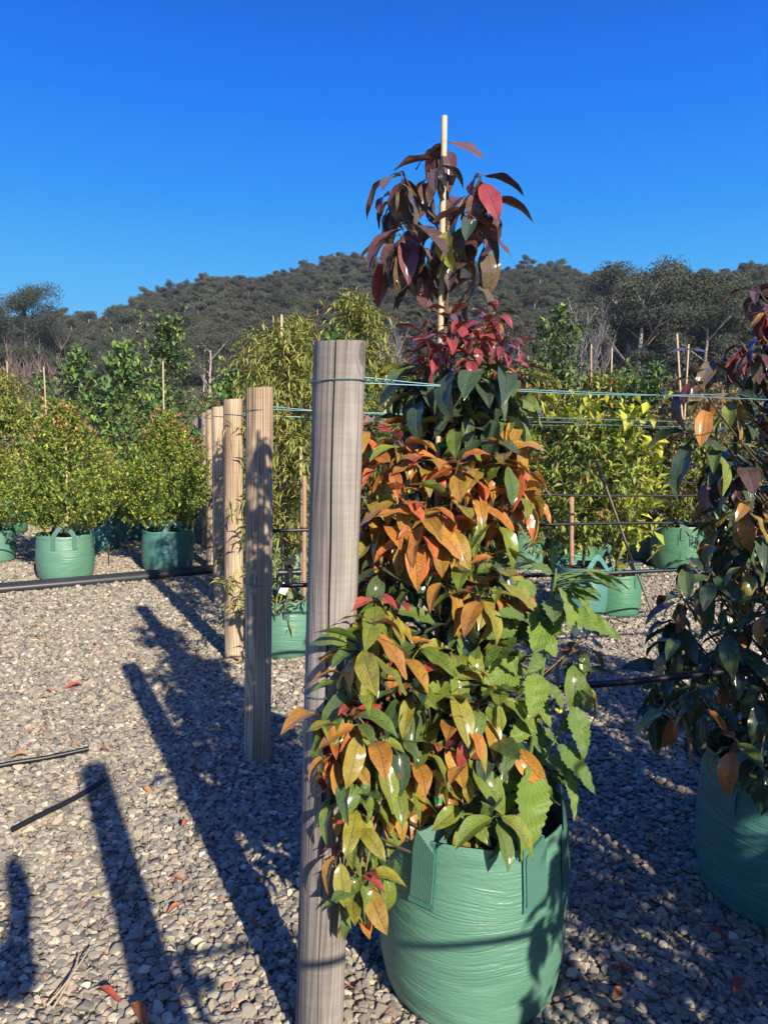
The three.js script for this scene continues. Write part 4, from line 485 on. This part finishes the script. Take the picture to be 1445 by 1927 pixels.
function bareTree(label, px, r, h, w, mat, seed) { const f = rng(seed), mb = new MB(), p = polar(px, r), g = thing('leafless_tree', label, 'tree', p); const stems = []; for (let k = 0; k < 16; k++) { const a = k * 2.4, rr = w * f.r(.3, 1), e = V(Math.cos(a) * rr, h * f.r(.75, 1) * (1 - .25 * (rr / w) ** 2), Math.sin(a) * rr), pts = new THREE.QuadraticBezierCurve3(V(0, h * .12, 0), V(e.x * .45, h * .45, e.z * .45), e).getPoints(8); part('limb', tubeGeo(pts, t => lerp(.045, .008, t), 4, false), mat, g); stems.push(pts); }
  for (let k = 0; k < 900; k++) { const s = f.pick(stems), q = s[2 + Math.floor(f() * 6.9)], L = h * f.r(.06, .17), d = V(f.g() * .5, 1, f.g() * .5).normalize(); mb.tube([q, q.clone().addScaledVector(d, L * .5).add(V(f.g() * .05, 0, f.g() * .05)), q.clone().addScaledVector(d, L)], t => lerp(.013, .006, t), 3, null, false); }
  part('trunk', tubeGeo([V(0, -.1, 0), V(0, h * .15, 0)], .11, 7), mat, g); part('twigs', mb.geo(), mat, g).userData.kind = 'stuff'; }
bareTree('pale grey leafless tree in front of the dark forest', 1082, 34, 7.6, 1.5, GREYBARK, 3); bareTree('pinkish brown leafless tree below the low end of the ridge', 62, 34, 5.2, 1.9, PINKBARK, 5); bareTree('small grey leafless tree behind the tall willow leaved shrub', 722, 34, 6.6, 1.0, GREYBARK, 7);

// ---------------------------------------------------------------- litter on the gravel
{ const f = rng(66), RED = [[.34, .07, .035], [.40, .13, .04], [.28, .10, .05], [.36, .20, .09]].map(c => M({ color: col(...c), map: leafMap, bumpMap: leafBump, bumpScale: .003, roughness: .75, side: THREE.DoubleSide })); const curl = [...Array(3)].map((_, k) => { const g = LEAFV[k].clone(), p = g.attributes.position; for (let i = 0; i < p.count; i++) p.setY(i, p.getY(i) * .4 + 2.4 * p.getX(i) * p.getX(i) + .1 * Math.sin(p.getZ(i) * 5)); g.computeVertexNormals(); return g; });
  for (const [x, y, s] of [[150, 1297, .09], [135, 1300, .07], [55, 1433, .09], [185, 1423, .07], [270, 1492, .06], [318, 1670, .06], [345, 1720, .06], [240, 1910, .1], [170, 1890, .1], [305, 1518, .05], [120, 1625, .05], [355, 1560, .06], [85, 1308, .06], [90, 1210, .08], [180, 1222, .08], [460, 1755, .06], [1240, 1590, .07], [1330, 1760, .07], [1190, 1850, .09], [1150, 1905, .07], [1390, 1860, .08], [640, 1890, .06]]) { const m = part('fallen_leaf', curl[Math.floor(f() * 3)], RED[Math.floor(f() * 4)]); m.position.copy(onGround(x, y)).setY(.034); m.rotation.set(f.g() * .4, f() * 6.28, f.g() * .4); m.scale.setScalar(s); tag(m, x > 500 ? 'dry curled leaf lying on the shaded gravel' : 'dry reddish leaf lying on the sunlit gravel', 'leaf', x > 500 ? 'fallen leaves in the shade' : 'fallen leaves in the sun'); }
  const straw = M({ color: col(.50, .40, .25), roughness: .8 }); for (const [a, b, c, l] of [[[90, 1915], [130, 1880], [172, 1805], 'long dry straw lying on the gravel'], [[100, 1920], [140, 1870], [150, 1820], 'shorter dry straw lying across the long one']]) { const m = part('dry_straw', tubeGeo(new THREE.QuadraticBezierCurve3(onGround(...a).setY(.035), onGround(...b).setY(.05), onGround(...c).setY(.04)).getPoints(10), .0028, 5), straw); tag(m, l, 'straw'); }
  const sp = thing('wood_splinter', 'pale wood splinter torn from the foot of the grained post', 'splinter', onGround(438, 1246).setY(.03)); part('splinter', new THREE.BoxGeometry(.2, .012, .03, 8, 1, 2).rotateY(.5).rotateZ(.12), M({ color: col(.55, .38, .20), roughness: .8 }), sp); part('chip', new THREE.BoxGeometry(.09, .01, .02, 4, 1, 1).rotateY(-.6).translate(.03, .015, .03), M({ color: col(.5, .33, .17), roughness: .8 }), sp);
}

// ---------------------------------------------------------------- the person taking the picture, whose shadow falls on the gravel
{ const HX = .26, EL = s => s > 0 ? [.40, 1.33, -.03] : [-.14, 1.14, -.13], bones = [[[.0, 1.05, 0], [0, 1.22, 0], .135, .13], [[0, 1.22, 0], [0, 1.36, .01], .13, .13], [[-.13, 1.38, .01], [.13, 1.38, .01], .085, .085], [[0, .93, 0], [0, 1.08, 0], .145, .14], [[0, 1.42, .01], [0, 1.5, 0], .058, .055], [[0, 1.555, -.01], [0, 1.64, 0], .078, .095], [[0, 1.54, -.06], [0, 1.58, -.065], .045, .05], [[0, 1.59, -.098], [0, 1.575, -.112], .012, .014], [[-.095, 1.6, .01], [-.098, 1.57, .01], .014, .012], [[.095, 1.6, .01], [.098, 1.57, .01], .014, .012]];
  for (const s of [-1, 1]) { bones.push([[s * .09, .92, 0], [s * .10, .5, .0], .09, .06], [[s * .10, .5, 0], [s * .105, .09, .03], .06, .042], [[s * .105, .045, .05], [s * .12, .035, -.14], .045, .038], [[s * .19, 1.38, .01], EL(s), .06, .05], [EL(s), [HX + s * .08, 1.45, -.19], .047, .032], [[HX + s * .08, 1.45, -.19], [HX + s * .065, 1.52, -.2], .032, .034]); for (let k = 0; k < 4; k++) bones.push([[HX + s * .075, 1.5 + k * .018, -.205], [HX + s * .045, 1.515 + k * .018, -.22], .0095, .0085], [[HX + s * .045, 1.515 + k * .018, -.22], [HX + s * .035, 1.515 + k * .018, -.19], .0085, .008]); bones.push([[HX + s * .07, 1.48, -.185], [HX + s * .04, 1.5, -.165], .011, .009]); }
  const N = 132, S = 1.8, mc = new MarchingCubes(N, M({}), false, false, 200000), c0 = V(0, .9, -.03); mc.isolation = 0; const fld = mc.field; fld.fill(-1);
  const bs = bones.map(([a, b, r0, r1]) => ({ a: V(...a), d: V(...b).sub(V(...a)), r0, r1, l2: V(...b).sub(V(...a)).lengthSq() }));
  for (let z = 0; z < N; z++) { const wz = c0.z + (z - N / 2) / (N / 2) * S / 1.9; if (wz < -.36 || wz > .3) continue; for (let y = 0; y < N; y++) { const wy = c0.y + (y - N / 2) / (N / 2) * S / 1.9; for (let x = 0; x < N; x++) { const wx = c0.x + (x - N / 2) / (N / 2) * S / 1.9; if (Math.abs(wx) > .5) continue; let s = 0; for (const b of bs) { const px = wx - b.a.x, py = wy - b.a.y, pz = wz - b.a.z, t = clamp((px * b.d.x + py * b.d.y + pz * b.d.z) / b.l2), d = Math.hypot(px - b.d.x * t, py - b.d.y * t, pz - b.d.z * t) - lerp(b.r0, b.r1, t); if (d < .12) s += Math.exp(-d / (b.r0 < .015 ? .004 : .014)); } fld[x + y * N + z * N * N] = s > 0 ? .02 * Math.log(s) : -.2; } } }
  mc.update(); const n = mc.count, g = new THREE.BufferGeometry(), pos = new Float32Array(n * 3), nor = mc.normalArray.slice(0, n * 3), cl = new Float32Array(n * 3);
  for (let i = 0; i < n; i++) { const x = c0.x + mc.positionArray[i * 3] * S / 1.9, y = c0.y + mc.positionArray[i * 3 + 1] * S / 1.9, z = c0.z + mc.positionArray[i * 3 + 2] * S / 1.9; pos.set([x, y, z], i * 3); const skin = y > 1.44 || z < -.13 && y > 1.2; cl.set(skin ? [.42, .25, .17] : y > .95 ? [.05, .09, .18] : y > .09 ? [.06, .055, .05] : [.03, .025, .02], i * 3); }
  g.setAttribute('position', new THREE.BufferAttribute(pos, 3)); g.setAttribute('normal', new THREE.BufferAttribute(nor, 3)); g.setAttribute('color', new THREE.BufferAttribute(cl, 3));
  const r = thing('person', 'person in a dark shirt holding up a phone, whose shadow falls on the gravel', 'person', V(-.28, .01, .27)); part('body', g, M({ vertexColors: true, roughness: .8 }), r); part('hair', new THREE.SphereGeometry(.103, 24, 16, 0, 6.3, 0, 1.75).rotateX(.45).translate(0, 1.645, .012), M({ color: col(.03, .02, .015), roughness: .7 }), r);
}
scene.fog = new THREE.FogExp2(new THREE.Color(.62, .76, .95), .00035);
renderer.render(scene, camera);
